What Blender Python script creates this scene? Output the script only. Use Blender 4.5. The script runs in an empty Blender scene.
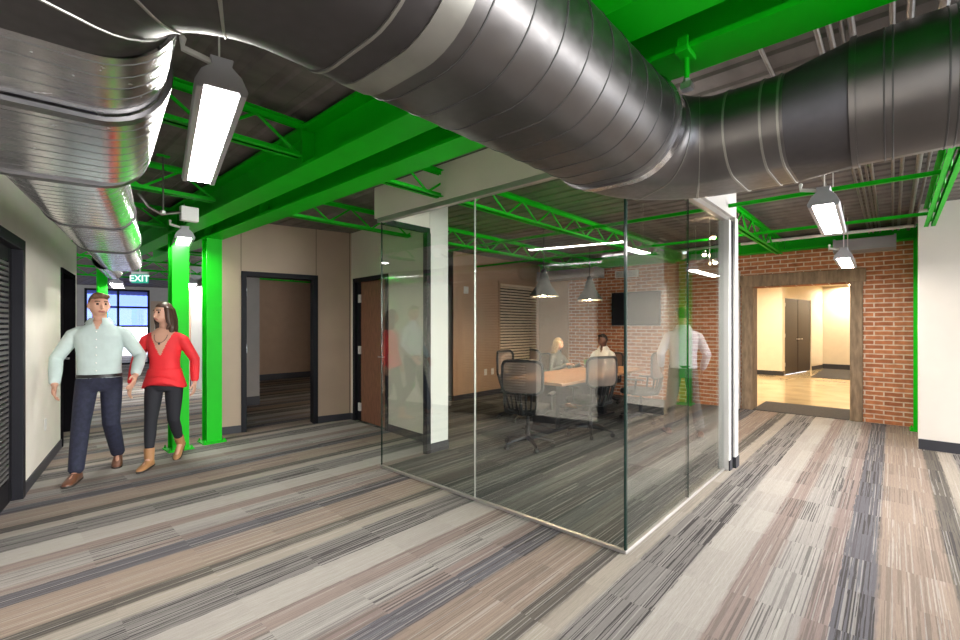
import bpy, bmesh, math, random
from mathutils import Vector, Matrix
random.seed(7)
C = bpy.context.scene.collection
PI = math.pi
WM = {}          # world matrix of every object built here

# ------------------------------------------------------------------ materials
def mat(name, col, rough=.6, metal=0.0, var=.06, scale=6.0, spec=.5, bump=0.0, stretch=(1,1,1), emit=None, es=0):
    m = bpy.data.materials.new(name); m.use_nodes = True
    nt = m.node_tree; N = nt.nodes; L = nt.links; b = N['Principled BSDF']
    b.inputs['Roughness'].default_value = rough; b.inputs['Metallic'].default_value = metal
    b.inputs['Specular IOR Level'].default_value = spec
    if emit:
        b.inputs['Emission Color'].default_value = (*emit, 1); b.inputs['Emission Strength'].default_value = es
    g = N.new('ShaderNodeNewGeometry'); mp = N.new('ShaderNodeMapping'); mp.inputs['Scale'].default_value = stretch
    L.new(g.outputs['Position'], mp.inputs['Vector'])
    n = N.new('ShaderNodeTexNoise'); n.inputs['Scale'].default_value = scale; n.inputs['Detail'].default_value = 4
    L.new(mp.outputs['Vector'], n.inputs['Vector'])
    r = N.new('ShaderNodeValToRGB')
    r.color_ramp.elements[0].position = .3; r.color_ramp.elements[1].position = .7
    r.color_ramp.elements[0].color = (*[max(0, c*(1-var)) for c in col], 1)
    r.color_ramp.elements[1].color = (*[min(1, c*(1+var)) for c in col], 1)
    L.new(n.outputs['Fac'], r.inputs['Fac']); L.new(r.outputs['Color'], b.inputs['Base Color'])
    if bump:
        bp = N.new('ShaderNodeBump'); bp.inputs['Strength'].default_value = bump; bp.inputs['Distance'].default_value = .01
        L.new(n.outputs['Fac'], bp.inputs['Height']); L.new(bp.outputs['Normal'], b.inputs['Normal'])
    return m

def emitter(name, col, s):
    m = bpy.data.materials.new(name); m.use_nodes = True
    nt = m.node_tree; nt.nodes.clear()
    e = nt.nodes.new('ShaderNodeEmission'); e.inputs['Color'].default_value = (*col, 1); e.inputs['Strength'].default_value = s
    o = nt.nodes.new('ShaderNodeOutputMaterial'); nt.links.new(e.outputs[0], o.inputs[0])
    return m

def glassmat(name, tint, ior=1.5, rough=0.0, boost=1.0):
    m = bpy.data.materials.new(name); m.use_nodes = True
    nt = m.node_tree; nt.nodes.clear(); N = nt.nodes; L = nt.links
    t = N.new('ShaderNodeBsdfTransparent'); t.inputs['Color'].default_value = (*tint, 1)
    g = N.new('ShaderNodeBsdfGlossy'); g.inputs['Roughness'].default_value = rough
    f = N.new('ShaderNodeLayerWeight'); f.inputs['Blend'].default_value = .5       # facing term: the same from both sides of the sheet
    p = N.new('ShaderNodeMath'); p.operation = 'POWER'; p.inputs[1].default_value = 4.2; L.new(f.outputs['Facing'], p.inputs[0])
    k = N.new('ShaderNodeMath'); k.operation = 'MULTIPLY_ADD'; k.inputs[1].default_value = .95; k.inputs[2].default_value = .043*boost; k.use_clamp = True
    L.new(p.outputs[0], k.inputs[0])
    mx = N.new('ShaderNodeMixShader'); L.new(k.outputs[0], mx.inputs[0]); L.new(t.outputs[0], mx.inputs[1]); L.new(g.outputs[0], mx.inputs[2])
    o = N.new('ShaderNodeOutputMaterial'); L.new(mx.outputs[0], o.inputs[0])
    return m

def meshcloth(name, col, trans):
    m = mat(name, col, .7)
    nt = m.node_tree; N = nt.nodes; L = nt.links; b = N['Principled BSDF']; o = N['Material Output']
    t = N.new('ShaderNodeBsdfTransparent'); mx = N.new('ShaderNodeMixShader'); mx.inputs[0].default_value = trans
    L.new(b.outputs[0], mx.inputs[1]); L.new(t.outputs[0], mx.inputs[2]); L.new(mx.outputs[0], o.inputs[0])
    return m

def carpet_mat(name, stops, period, origin, dark):
    """striped carpet planks running along x; stops = [(offset from the stripe's top edge, colour, line strength)]"""
    m = bpy.data.materials.new(name); m.use_nodes = True
    nt = m.node_tree; N = nt.nodes; L = nt.links; b = N['Principled BSDF']
    b.inputs['Roughness'].default_value = .95; b.inputs['Specular IOR Level'].default_value = .15
    def math_(op, a, c=None, clamp=False):
        n = N.new('ShaderNodeMath'); n.operation = op; n.use_clamp = clamp
        for i, v in enumerate((a, c)):
            if v is None: continue
            if isinstance(v, (int, float)): n.inputs[i].default_value = v
            else: L.new(v, n.inputs[i])
        return n.outputs[0]
    def comb(x, y, z=0.0):
        n = N.new('ShaderNodeCombineXYZ')
        for i, v in enumerate((x, y, z)):
            if isinstance(v, (int, float)): n.inputs[i].default_value = v
            else: L.new(v, n.inputs[i])
        return n.outputs[0]
    def noise(vec, scale, det=2):
        n = N.new('ShaderNodeTexNoise'); n.inputs['Scale'].default_value = scale; n.inputs['Detail'].default_value = det
        L.new(vec, n.inputs['Vector']); return n.outputs['Fac']
    def white(vec):
        n = N.new('ShaderNodeTexWhiteNoise'); n.noise_dimensions = '3D'; L.new(vec, n.inputs['Vector']); return n.outputs['Value']
    def mix(f, a, c, mode='MIX'):
        n = N.new('ShaderNodeMix'); n.data_type = 'RGBA'; n.blend_type = mode
        if isinstance(f, (int, float)): n.inputs[0].default_value = f
        else: L.new(f, n.inputs[0])
        for i, v in ((6, a), (7, c)):
            if isinstance(v, tuple): n.inputs[i].default_value = (*v, 1)
            else: L.new(v, n.inputs[i])
        return n.outputs[2]
    g = N.new('ShaderNodeNewGeometry'); s = N.new('ShaderNodeSeparateXYZ'); L.new(g.outputs['Position'], s.inputs[0])
    x, y = s.outputs[0], s.outputs[1]
    tile = math_('FLOOR', math_('MULTIPLY', x, 1/.46))                       # plank breaks along the stripe
    row = math_('FLOOR', math_('MULTIPLY', y, 1/.0062))
    wob = math_('MULTIPLY', math_('SUBTRACT', white(comb(tile, math_('FLOOR', math_('MULTIPLY', y, 8)), 3.1)), .5), .012)
    wig = math_('MULTIPLY', math_('SUBTRACT', noise(comb(math_('MULTIPLY', x, 9.0), math_('MULTIPLY', y, 60.0)), 1.0, 3), .5), .028)
    yy = math_('ADD', y, math_('ADD', wob, wig))
    ph = math_('FRACT', math_('DIVIDE', math_('SUBTRACT', origin, yy), period))
    def ramp(vals, gray=False):
        r = N.new('ShaderNodeValToRGB'); cr = r.color_ramp; cr.interpolation = 'CONSTANT' if gray else 'LINEAR'
        pts = []
        for i, (d, c, k) in enumerate(vals):
            e = vals[i+1][0] if i+1 < len(vals) else period
            cc = (k, k, k) if gray else c
            if gray: pts.append((d/period, cc))
            else: pts += [((d+.012)/period, cc), ((e-.012)/period, cc)]
        cr.elements[0].position = pts[0][0]; cr.elements[0].color = (*pts[0][1], 1)
        cr.elements[1].position = pts[1][0]; cr.elements[1].color = (*pts[1][1], 1)
        for p, c in pts[2:]:
            e = cr.elements.new(p); e.color = (*c, 1)
        L.new(ph, r.inputs[0]); return r.outputs[0]
    base = ramp(stops); lines = ramp(stops, True)
    # fine yarn lines along the plank, dark and light, changing at plank breaks
    w1 = white(comb(row, tile, 0.0)); w2 = white(comb(math_('FLOOR', math_('MULTIPLY', y, 1/.0070)), math_('FLOOR', math_('MULTIPLY', x, 1/.92)), 5.0))
    brk = noise(comb(math_('MULTIPLY', x, 1.8), math_('MULTIPLY', y, 95.0), 2.0), 1.0, 3)
    dk = math_('MULTIPLY', math_('GREATER_THAN', w1, .50), math_('GREATER_THAN', brk, .44))
    lt = math_('MULTIPLY', math_('GREATER_THAN', w2, .80), math_('GREATER_THAN', brk, .47))
    tone = math_('ADD', .40, math_('MULTIPLY', white(comb(tile, math_('FLOOR', math_('MULTIPLY', ph, 9)), 9.0)), 1.0))
    f1 = math_('MULTIPLY', math_('MULTIPLY', dk, lines), tone, True)
    c1 = mix(f1, base, dark)
    c1 = mix(math_('MULTIPLY', white(comb(tile, math_('FLOOR', math_('MULTIPLY', ph, 12)), 4.0)), .45), c1, mix(1.0, c1, (.72, .70, .71), 'MULTIPLY'))
    c2 = mix(math_('MULTIPLY', lt, .40), c1, (.55, .52, .49))
    fuzz = noise(comb(math_('MULTIPLY', x, 14.0), math_('MULTIPLY', y, 220.0)), 1.0, 2)
    c3 = mix(math_('MULTIPLY', math_('SUBTRACT', fuzz, .35, True), 1.0), c2, mix(1.0, c2, (.62, .60, .60), 'MULTIPLY'))
    pile = noise(g.outputs['Position'], 160.0, 2)
    c4 = mix(math_('MULTIPLY', pile, .35), c3, mix(1.0, c3, (.45, .45, .45), 'MULTIPLY'))
    L.new(c4, b.inputs['Base Color'])
    bp = N.new('ShaderNodeBump'); bp.inputs['Strength'].default_value = .35; bp.inputs['Distance'].default_value = .004
    L.new(pile, bp.inputs['Height']); L.new(bp.outputs[0], b.inputs['Normal'])
    return m

def brick_mat(name):
    m = bpy.data.materials.new(name); m.use_nodes = True
    nt = m.node_tree; N = nt.nodes; L = nt.links; b = N['Principled BSDF']; b.inputs['Roughness'].default_value = .9
    g = N.new('ShaderNodeNewGeometry'); s = N.new('ShaderNodeSeparateXYZ'); L.new(g.outputs['Position'], s.inputs[0])
    c = N.new('ShaderNodeCombineXYZ'); L.new(s.outputs[1], c.inputs[0]); L.new(s.outputs[2], c.inputs[1])
    n0 = N.new('ShaderNodeTexNoise'); n0.inputs['Scale'].default_value = 9; L.new(g.outputs['Position'], n0.inputs['Vector'])
    va = N.new('ShaderNodeVectorMath'); va.operation = 'MULTIPLY_ADD'; va.inputs[1].default_value = (.012, .012, 0)
    L.new(n0.outputs['Color'], va.inputs[0]); L.new(c.outputs[0], va.inputs[2])
    t = N.new('ShaderNodeTexBrick'); L.new(va.outputs[0], t.inputs['Vector'])
    t.inputs['Scale'].default_value = 1; t.inputs['Brick Width'].default_value = .215; t.inputs['Row Height'].default_value = .069
    t.inputs['Mortar Size'].default_value = .010; t.inputs['Mortar Smooth'].default_value = .3; t.inputs['Bias'].default_value = -.1
    t.inputs['Color1'].default_value = (.54, .21, .095, 1); t.inputs['Color2'].default_value = (.36, .12, .055, 1)
    t.inputs['Mortar'].default_value = (.70, .56, .45, 1)
    n = N.new('ShaderNodeTexNoise'); n.inputs['Scale'].default_value = 14; n.inputs['Detail'].default_value = 6; L.new(g.outputs['Position'], n.inputs['Vector'])
    mx = N.new('ShaderNodeMix'); mx.data_type = 'RGBA'; mx.blend_type = 'OVERLAY'; mx.inputs[0].default_value = .55
    L.new(t.outputs['Color'], mx.inputs[6]); L.new(n.outputs['Fac'], mx.inputs[7]); L.new(mx.outputs[2], b.inputs['Base Color'])
    bp = N.new('ShaderNodeBump'); bp.inputs['Strength'].default_value = .7; bp.inputs['Distance'].default_value = .012; bp.invert = True
    L.new(t.outputs['Fac'], bp.inputs['Height']); L.new(bp.outputs[0], b.inputs['Normal'])
    return m

def metal_mat(name, col, rough, scale=3.0):
    m = mat(name, col, rough, 1.0, .16, scale)
    nt = m.node_tree; N = nt.nodes; L = nt.links; b = N['Principled BSDF']
    g = N.new('ShaderNodeNewGeometry'); n = N.new('ShaderNodeTexVoronoi'); n.inputs['Scale'].default_value = 34
    L.new(g.outputs['Position'], n.inputs['Vector'])
    r = N.new('ShaderNodeMapRange'); r.inputs['To Min'].default_value = rough-.02; r.inputs['To Max'].default_value = rough+.08
    L.new(n.outputs['Distance'], r.inputs['Value']); L.new(r.outputs[0], b.inputs['Roughness'])
    return m

M = {}
M['carpet'] = carpet_mat('striped_carpet', [
    (0.0, (.165, .16, .18), 1.0), (.16, (.36, .285, .235), .28), (.48, (.16, .145, .125), .8), (.60, (.44, .395, .34), .14),
    (.72, (.27, .255, .245), 1.0), (.98, (.49, .46, .425), .08), (1.22, (.34, .275, .25), .45), (1.36, (.41, .385, .365), .6), (1.56, (.32, .255, .235), .5)],
    1.66, 3.55, (.085, .078, .08))
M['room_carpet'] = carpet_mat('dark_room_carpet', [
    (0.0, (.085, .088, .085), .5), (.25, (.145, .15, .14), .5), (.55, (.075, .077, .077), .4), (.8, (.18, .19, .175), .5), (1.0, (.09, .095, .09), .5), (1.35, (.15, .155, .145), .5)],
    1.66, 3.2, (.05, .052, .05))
M['brick'] = brick_mat('old_brick')
M['beige'] = mat('beige_paint', (.80, .745, .67), .7, var=.03, scale=3)
M['white'] = mat('white_paint', (.78, .76, .73), .6, var=.02, scale=3)
M['cream'] = mat('cream_paint', (.76, .67, .52), .7, var=.03)
M['tan'] = mat('tan_panel', (.46, .345, .25), .5, var=.05, scale=2)
M['taupe'] = mat('taupe_paint', (.46, .305, .205), .7, var=.04)
M['grey_wall'] = mat('grey_paint', (.40, .385, .37), .7, var=.04)
M['base'] = mat('dark_baseboard', (.030, .030, .038), .5)
M['black'] = mat('black_frame', (.010, .010, .014), .55, spec=.2)
M['matt_black'] = mat('matt_black_frame_and_shade', (.010, .009, .011), 1.0, spec=0.0)  # black door frame, and the shade inside that doorway
M['black_door'] = mat('black_door', (.010, .009, .012), .5, spec=.2)
M['brown_door'] = mat('espresso_door', (.035, .022, .016), .5, var=.2, scale=20, stretch=(6, 6, .6))
M['wood_door'] = mat('walnut_door', (.235, .105, .062), .4, var=.35, scale=18, stretch=(6, 6, .5))
M['timber'] = mat('rough_timber', (.27, .195, .13), .85, var=.32, scale=7, stretch=(3, 3, .7), bump=.6)
M['table'] = mat('table_veneer', (.42, .225, .125), .25, var=.25, scale=14, stretch=(.6, 6, 6))
M['green'] = mat('green_steel', (.001, .50, .004), .5, var=.06, scale=4, spec=.22)
M['deck'] = mat('roof_deck', (.165, .142, .135), .75, var=.25, scale=2.2, stretch=(1, 3, 1))
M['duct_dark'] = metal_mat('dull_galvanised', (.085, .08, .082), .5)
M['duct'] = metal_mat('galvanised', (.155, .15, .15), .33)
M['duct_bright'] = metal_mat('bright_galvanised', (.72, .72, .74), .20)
M['zinc'] = metal_mat('zinc_collar', (.34, .34, .315), .42)
M['seam_shade'] = mat('duct_seam_shade', (.09, .09, .09), .5, .8)  # seams are the same metal, darkened here for the shade along them
M['pale_seam_shade'] = mat('bright_duct_seam_shade', (.20, .20, .20), .5, .8)  # same shade in the seam colour, paler to suit the bright sections
M['conduit'] = metal_mat('conduit_steel', (.20, .185, .175), .35)
M['white_pipe'] = mat('white_pipe', (.72, .70, .66), .5)
M['grey_metal'] = mat('grey_metal', (.30, .30, .31), .5, .3)
M['lamp_grey'] = mat('lamp_housing', (.40, .39, .42), .45, .2)
M['shade'] = mat('dark_lamp_shade', (.10, .10, .10), .45, .3)
M['chrome'] = metal_mat('brushed_steel', (.70, .70, .70), .3)
M['alu'] = mat('aluminium_channel', (.50, .48, .46), .4, .7)
M['lens'] = emitter('lamp_lens', (1.0, .96, .90), 48)
M['bulb'] = emitter('warm_bulb', (1.0, .72, .45), 520)
M['office'] = emitter('office_lamp', (1.0, .74, .50), 9)
M['star'] = emitter('spot_bulb', (1.0, .74, .48), 700)
M['downlight'] = emitter('downlight', (1.0, .86, .66), 1500)
M['glass'] = glassmat('partition_glass', (.95, .976, .958), 1.52, 0, 2.3)
M['glass_edge'] = mat('glass_edge', (.01, .03, .025), .2)
M['window_glass'] = glassmat('daylight_tinted_glass', (.42, .50, .95), 1.5)  # blue tint puts the cool cast of the daylight into plain panes
M['clear'] = glassmat('clear_window_glass', (.93, .94, 1.0), 1.5)
M['dark_glass'] = mat('dark_glass', (.01, .01, .012), .08)
M['slat'] = mat('blind_slat', (.80, .66, .50), .5)
M['dark_slat'] = mat('dark_blind_slat', (.10, .095, .095), .5)
M['plate'] = mat('white_plastic', (.75, .74, .72), .4)
M['exit'] = mat('exit_face', (.0, .35, .22), .4, emit=(.0, .36, .22), es=.35)
M['exit_text'] = emitter('exit_letters', (.85, 1.0, .95), .75)
M['chair_black'] = mat('black_plastic', (.012, .012, .013), .4)
M['chair_mesh'] = meshcloth('chair_mesh', (.20, .145, .125), .30)
M['chair_seat'] = mat('black_upholstery', (.014, .014, .015), .9)
M['floor_tan'] = mat('polished_floor', (.60, .46, .26), .12, var=.15, scale=2)
M['mat'] = mat('rubber_mat', (.045, .042, .042), .9, var=.3, scale=40)
M['ground'] = mat('outside_paving', (.75, .76, .80), .9)
M['paper'] = mat('paper', (.85, .84, .80), .6)
M['leaf'] = mat('leaf', (.06, .30, .03), .5)
M['pot'] = mat('pot', (.30, .30, .28), .5)
# people
M['skin_light'] = mat('light_skin', (.62, .34, .24), .55, var=.05)
M['skin_dark'] = mat('dark_skin', (.11, .045, .028), .5, var=.05)
M['lips'] = mat('lips', (.38, .12, .10), .4)
M['eye'] = mat('eye', (.03, .02, .018), .2)
M['hair_brown'] = mat('light_brown_hair', (.13, .065, .03), .5, var=.4, scale=60)
M['hair_dark'] = mat('dark_brown_hair', (.055, .026, .015), .45, var=.4, scale=60, stretch=(3, 3, .3))
M['hair_black'] = mat('black_hair', (.012, .01, .009), .6)
M['hair_blond'] = mat('blond_hair', (.40, .29, .16), .5, var=.3, scale=60)
M['shirt_aqua'] = mat('pale_aqua_shirt', (.50, .59, .575), .8, var=.05, scale=12)
M['shirt_white'] = mat('white_shirt', (.76, .74, .75), .8, var=.04)
M['shirt_lilac'] = mat('pale_pink_shirt', (.72, .66, .72), .8, var=.04)
M['denim'] = mat('navy_denim', (.016, .018, .040), .85, var=.3, scale=30)
M['red'] = mat('red_jacket', (.75, .022, .03), .7, var=.08)
M['blouse'] = mat('pale_blouse', (.72, .46, .36), .7)
M['black_cloth'] = mat('black_trousers', (.012, .012, .018), .8)
M['grey_cloth'] = mat('grey_trousers', (.09, .085, .085), .8)
M['grey_jacket'] = mat('grey_jacket', (.13, .14, .14), .8)
M['tan_boot'] = mat('tan_boot', (.42, .21, .09), .5)
M['brown_shoe'] = mat('brown_shoe', (.14, .055, .03), .35)
M['sole'] = mat('dark_sole', (.03, .025, .022), .7)

# ------------------------------------------------------------------ mesh builder
class MB:
    def __init__(s): s.v = []; s.f = []; s.m = []; s.cur = 0
    def add(s, vs, fs):
        o = len(s.v); s.v += [Vector(p) for p in vs]
        for f in fs: s.f.append([i+o for i in f]); s.m.append(s.cur)
        return s
    def box(s, x0, x1, y0, y1, z0, z1):
        x0, x1 = sorted((x0, x1)); y0, y1 = sorted((y0, y1)); z0, z1 = sorted((z0, z1))
        return s.add([(x0,y0,z0),(x1,y0,z0),(x1,y1,z0),(x0,y1,z0),(x0,y0,z1),(x1,y0,z1),(x1,y1,z1),(x0,y1,z1)],
                     [(3,2,1,0),(4,5,6,7),(0,1,5,4),(1,2,6,5),(2,3,7,6),(3,0,4,7)])
    def obox(s, o, ux, uy, x0, x1, y0, y1, z0, z1):
        """box in a plan frame: origin o, unit vectors ux, uy"""
        vs = []
        for z in (z0, z1):
            for (x, y) in ((x0,y0),(x1,y0),(x1,y1),(x0,y1)):
                vs.append((o[0]+ux[0]*x+uy[0]*y, o[1]+ux[1]*x+uy[1]*y, z))
        return s.add(vs, [(3,2,1,0),(4,5,6,7),(0,1,5,4),(1,2,6,5),(2,3,7,6),(3,0,4,7)])
    def prism(s, pts, z0, z1):
        n = len(pts)
        return s.add([(x,y,z0) for x,y in pts]+[(x,y,z1) for x,y in pts],
                     [tuple(reversed(range(n))), tuple(range(n,2*n))]+[(i,(i+1)%n,n+(i+1)%n,n+i) for i in range(n)])
    def rings(s, rs, cap=True):
        n = len(rs[0]); vs = [p for r in rs for p in r]; fs = []
        for k in range(len(rs)-1):
            for i in range(n):
                j = (i+1) % n; fs.append((k*n+i, k*n+j, (k+1)*n+j, (k+1)*n+i))
        if cap: fs += [tuple(reversed(range(n))), tuple((len(rs)-1)*n+i for i in range(n))]
        return s.add(vs, fs)
    def tube(s, pts, rad, n=8, flat=None, side=None, caps=True):
        """swept tube; rad number or list; flat = list/number scaling of the second axis; side = preferred first axis"""
        P = [Vector(p) for p in pts]; R = rad if isinstance(rad, (list, tuple)) else [rad]*len(P)
        F = flat if isinstance(flat, (list, tuple)) else [1 if flat is None else flat]*len(P)
        rs = []; prev = Vector(side) if side else None
        for i, p in enumerate(P):
            t = (P[min(i+1, len(P)-1)]-P[max(i-1, 0)]).normalized()
            if prev is None:
                a = Vector((0,0,1)) if abs(t.z) < .9 else Vector((1,0,0)); prev = a.cross(t)
            u = (prev-t*prev.dot(t))
            if u.length < 1e-6: u = t.orthogonal()
            u.normalize(); w = t.cross(u); prev = u
            if caps and len(P) > 1 and i == 0:
                rs.append([p-t*R[0]*.6*min(F[0],1)+(u*math.cos(a)*R[0]+w*math.sin(a)*R[0]*F[0])*.55 for a in [2*PI*k/n for k in range(n)]])
            rs.append([p+u*math.cos(a)*R[i]+w*math.sin(a)*R[i]*F[i] for a in [2*PI*k/n for k in range(n)]])
            if caps and len(P) > 1 and i == len(P)-1:
                rs.append([p+t*R[i]*.6*min(F[i],1)+(u*math.cos(a)*R[i]+w*math.sin(a)*R[i]*F[i])*.55 for a in [2*PI*k/n for k in range(n)]])
        return s.rings(rs)
    def rod(s, a, b, r, n=8): return s.tube([a, b], r, n, caps=False)
    def lathe(s, c, prof, n=20, cap=True):
        return s.rings([[(c[0]+r*math.cos(2*PI*k/n), c[1]+r*math.sin(2*PI*k/n), c[2]+z) for k in range(n)] for r, z in prof], cap)
    def ball(s, c, rx, ry, rz, n=14, m=9, fn=None):
        rs = []
        for j in range(m+1):
            th = PI*(.02+.96*j/m); r = []
            for k in range(n):
                ph = 2*PI*k/n; d = Vector((math.sin(th)*math.cos(ph), math.sin(th)*math.sin(ph), -math.cos(th)))
                q = Vector((d.x*rx, d.y*ry, d.z*rz))
                if fn: q = fn(d, q)
                r.append(Vector(c)+q)
            rs.append(r)
        return s.rings(rs)
    def xform(s, mtx): s.v = [mtx @ p for p in s.v]; return s
    def build(s, name, m, parent=None, bevel=0, smooth=False, origin=None, seg=2, angle=35):
        ms = m if isinstance(m, (list, tuple)) else [m]
        if parent is not None: wm = WM[parent].copy()
        else:
            if origin is None:
                xs = [p.x for p in s.v]; ys = [p.y for p in s.v]; zs = [p.z for p in s.v]
                origin = ((min(xs)+max(xs))/2, (min(ys)+max(ys))/2, min(zs))
            wm = Matrix.Translation(origin)
        inv = wm.inverted()
        me = bpy.data.meshes.new(name); me.from_pydata([inv @ p for p in s.v], [], s.f)
        for x in ms: me.materials.append(x)
        for p, k in zip(me.polygons, s.m): p.material_index = k
        bm = bmesh.new(); bm.from_mesh(me); bmesh.ops.recalc_face_normals(bm, faces=bm.faces); bm.to_mesh(me); bm.free()
        if smooth: me.shade_smooth(); me.set_sharp_from_angle(angle=math.radians(angle))
        o = bpy.data.objects.new(name, me); C.objects.link(o)
        if parent is not None: o.parent = parent; WM[o] = wm
        else: o.matrix_world = wm; WM[o] = wm
        if bevel:
            b = o.modifiers.new('bevel', 'BEVEL'); b.width = bevel; b.segments = seg; b.limit_method = 'ANGLE'
        return o

def tag(o, label, cat, group=None, kind=None):
    o['label'] = label; o['category'] = cat
    if group: o['group'] = group
    if kind: o['kind'] = kind
    return o
def thing(name, label, cat, loc=(0,0,0), rz=0, group=None):
    o = bpy.data.objects.new(name, None); C.objects.link(o); o.empty_display_size = .1
    wm = Matrix.Translation(loc) @ Matrix.Rotation(rz, 4, 'Z'); o.location = loc; o.rotation_euler = (0,0,rz); WM[o] = wm
    return tag(o, label, cat, group)
def struct(o): o['kind'] = 'structure'; return o
def copy_tree(o, parent=None):
    c = o.copy(); C.objects.link(c)
    if parent is not None: c.parent = parent
    for ch in list(o.children): copy_tree(ch, c)
    return c
def dup(o, loc, rz, label):
    c = copy_tree(o); c.location = loc; c.rotation_euler = (0,0,rz); c['label'] = label
    return c

def wall(name, p0, p1, z0, z1, th, m, holes=(), skirt=True, skirt_h=.10):
    """wall whose visible face runs p0->p1; its thickness goes to the left of that direction"""
    d = Vector((p1[0]-p0[0], p1[1]-p0[1])); Ln = d.length; d /= Ln; n = Vector((-d.y, d.x))
    mb = MB(); cuts = sorted(holes); s = 0
    for (a, b, h0, h1) in cuts:
        if a > s: mb.obox(p0, d, n, s, a, 0, th, z0, z1)
        if h1 < z1: mb.obox(p0, d, n, a, b, 0, th, h1, z1)
        if h0 > z0: mb.obox(p0, d, n, a, b, 0, th, z0, h0)
        s = b
    if s < Ln: mb.obox(p0, d, n, s, Ln, 0, th, z0, z1)
    o = struct(mb.build(name, m))
    if skirt:
        sk = MB(); s = 0
        for (a, b, h0, h1) in cuts:
            if h0 > .05: continue
            if a-.05 > s: sk.obox(p0, d, n, s, a-.05, -.012, 0, 0, skirt_h)
            s = b+.05
        if s < Ln: sk.obox(p0, d, n, s, Ln, -.012, 0, 0, skirt_h)
        if sk.v: struct(sk.build(name.replace('wall', 'baseboard'), M['base']))
    return o
def frame_on(name, p0, p1, a, b, h, m, w=.05, dep=.16, proud=.02, sill=None):
    """door/window casing in a wall opening"""
    d = Vector((p1[0]-p0[0], p1[1]-p0[1])); d.normalize(); n = Vector((-d.y, d.x)); mb = MB()
    mb.obox(p0, d, n, a-w, a+.012, -proud, dep+.005, 0 if sill is None else sill, h+w)
    mb.obox(p0, d, n, b-.012, b+w, -proud, dep+.005, 0 if sill is None else sill, h+w)
    mb.obox(p0, d, n, a, b, -proud, dep+.005, h-.012, h+w)
    if sill is not None: mb.obox(p0, d, n, a-w, b+w, -proud-.01, dep, sill-w, sill)
    return struct(mb.build(name, m, bevel=.004))

# ------------------------------------------------------------------ setting
Z = 2.88                                    # underside of the roof deck
MB().box(-5, 9.0, -6, 27, -.1, 0).build('floor', M['carpet'])['kind'] = 'structure'
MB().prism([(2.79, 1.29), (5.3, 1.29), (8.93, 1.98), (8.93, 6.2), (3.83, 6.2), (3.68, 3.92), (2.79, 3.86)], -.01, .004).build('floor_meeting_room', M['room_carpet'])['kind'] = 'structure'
mb = MB()                                   # corrugated deck: ribs run along y
x = -4.6; prof = []
while x < 9.2:
    prof += [(x, Z), (x+.11, Z), (x+.13, Z+.014), (x+.18, Z+.014)]; x += .2
vs = []; fs = []
for (px, pz) in prof: vs += [(px, -4.6, pz), (px, 27, pz)]
for i in range(len(prof)-1): fs.append((2*i, 2*i+1, 2*i+3, 2*i+2))
mb.add(vs, fs); mb.box(-4.6, 9.2, -4.6, 27, Z+.06, Z+.12)
struct(mb.build('ceiling', M['deck']))

# left wall (on the building's second grid, 12 degrees off the first)
D2 = Vector((.208, .978)); N2 = Vector((-.978, .208))
LW0 = Vector((-1.109, -.8)); sL = lambda b: (b+.8)/D2.y
LW1 = LW0+D2*sL(8.66)
LW1 = (LW1.x, LW1.y); LW0 = (LW0.x, LW0.y)
wall('wall_left', LW0, LW1, 0, Z, .16, M['beige'], [(sL(1.75), sL(3.0), 0, 2.10), (sL(4.05), sL(5.40), 0, 2.10), (sL(7.38), sL(8.34), 0, 2.10)])
frame_on('trim_1', LW0, LW1, sL(4.05), sL(5.40), 2.10, M['black'], w=.075)
frame_on('trim_14', LW0, LW1, sL(1.75), sL(3.0), 2.10, M['black'], w=.06)
frame_on('trim_2', LW0, LW1, sL(7.38), sL(8.34), 2.10, M['matt_black'], w=.05)
# dark glazed door with a horizontal blind
def lw(mb, s0, s1, y0, y1, z0, z1): return mb.obox(LW0, D2, N2, s0, s1, y0, y1, z0, z1)
a, b = sL(4.05), sL(5.40)
mb = MB(); lw(mb, a, a+.11, .05, .09, .01, 2.09); lw(mb, b-.11, b, .05, .09, .01, 2.09); lw(mb, a+.11, b-.11, .05, .09, 1.98, 2.09); lw(mb, a+.11, b-.11, .05, .09, .01, .20)
dr = struct(mb.build('door_1', M['black_door'], bevel=.003))
mb = MB(); lw(mb, a+.11, b-.11, .075, .085, .20, 1.98); mb.build('pane', M['dark_glass'], dr)
mb = MB()
z = .22
while z < 1.97: lw(mb, a+.12, b-.12, .045, .070, z, z+.022); z += .042
mb.build('blind_slats', M['dark_slat'], dr)
mb = MB(); lw(mb, a+.05, a+.07, -.04, .05, 1.0, 1.02); lw(mb, a+.05, a+.17, -.055, -.035, 1.0, 1.02); mb.build('door_handle', M['chrome'], dr)
mb = MB(); lw(mb, sL(1.75), sL(3.0), .06, .105, .01, 2.09); dr = struct(mb.build('door_8', M['black_door'], bevel=.003))
mb = MB(); lw(mb, sL(1.9), sL(1.93), -.02, .06, 1.0, 1.02); mb.build('door_handle', M['chrome'], dr)
a, b = sL(7.38), sL(8.34)
mb = MB(); lw(mb, a, b, .10, .145, .01, 2.09); dr = struct(mb.build('doorway_shade', M['matt_black'], bevel=.003))  # black slab stands in for the shade of an open doorway
for zz in (1.86, 1.05, .25):
    mb = MB(); lw(mb, a-.004, a+.02, .085, .10, zz, zz+.09); mb.build('hinge', M['chrome'], dr)
mb = MB(); lw(mb, b-.12, b-.10, .04, .10, 1.0, 1.02); lw(mb, b-.22, b-.10, .025, .045, 1.0, 1.02); mb.build('door_handle', M['chrome'], dr)

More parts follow.
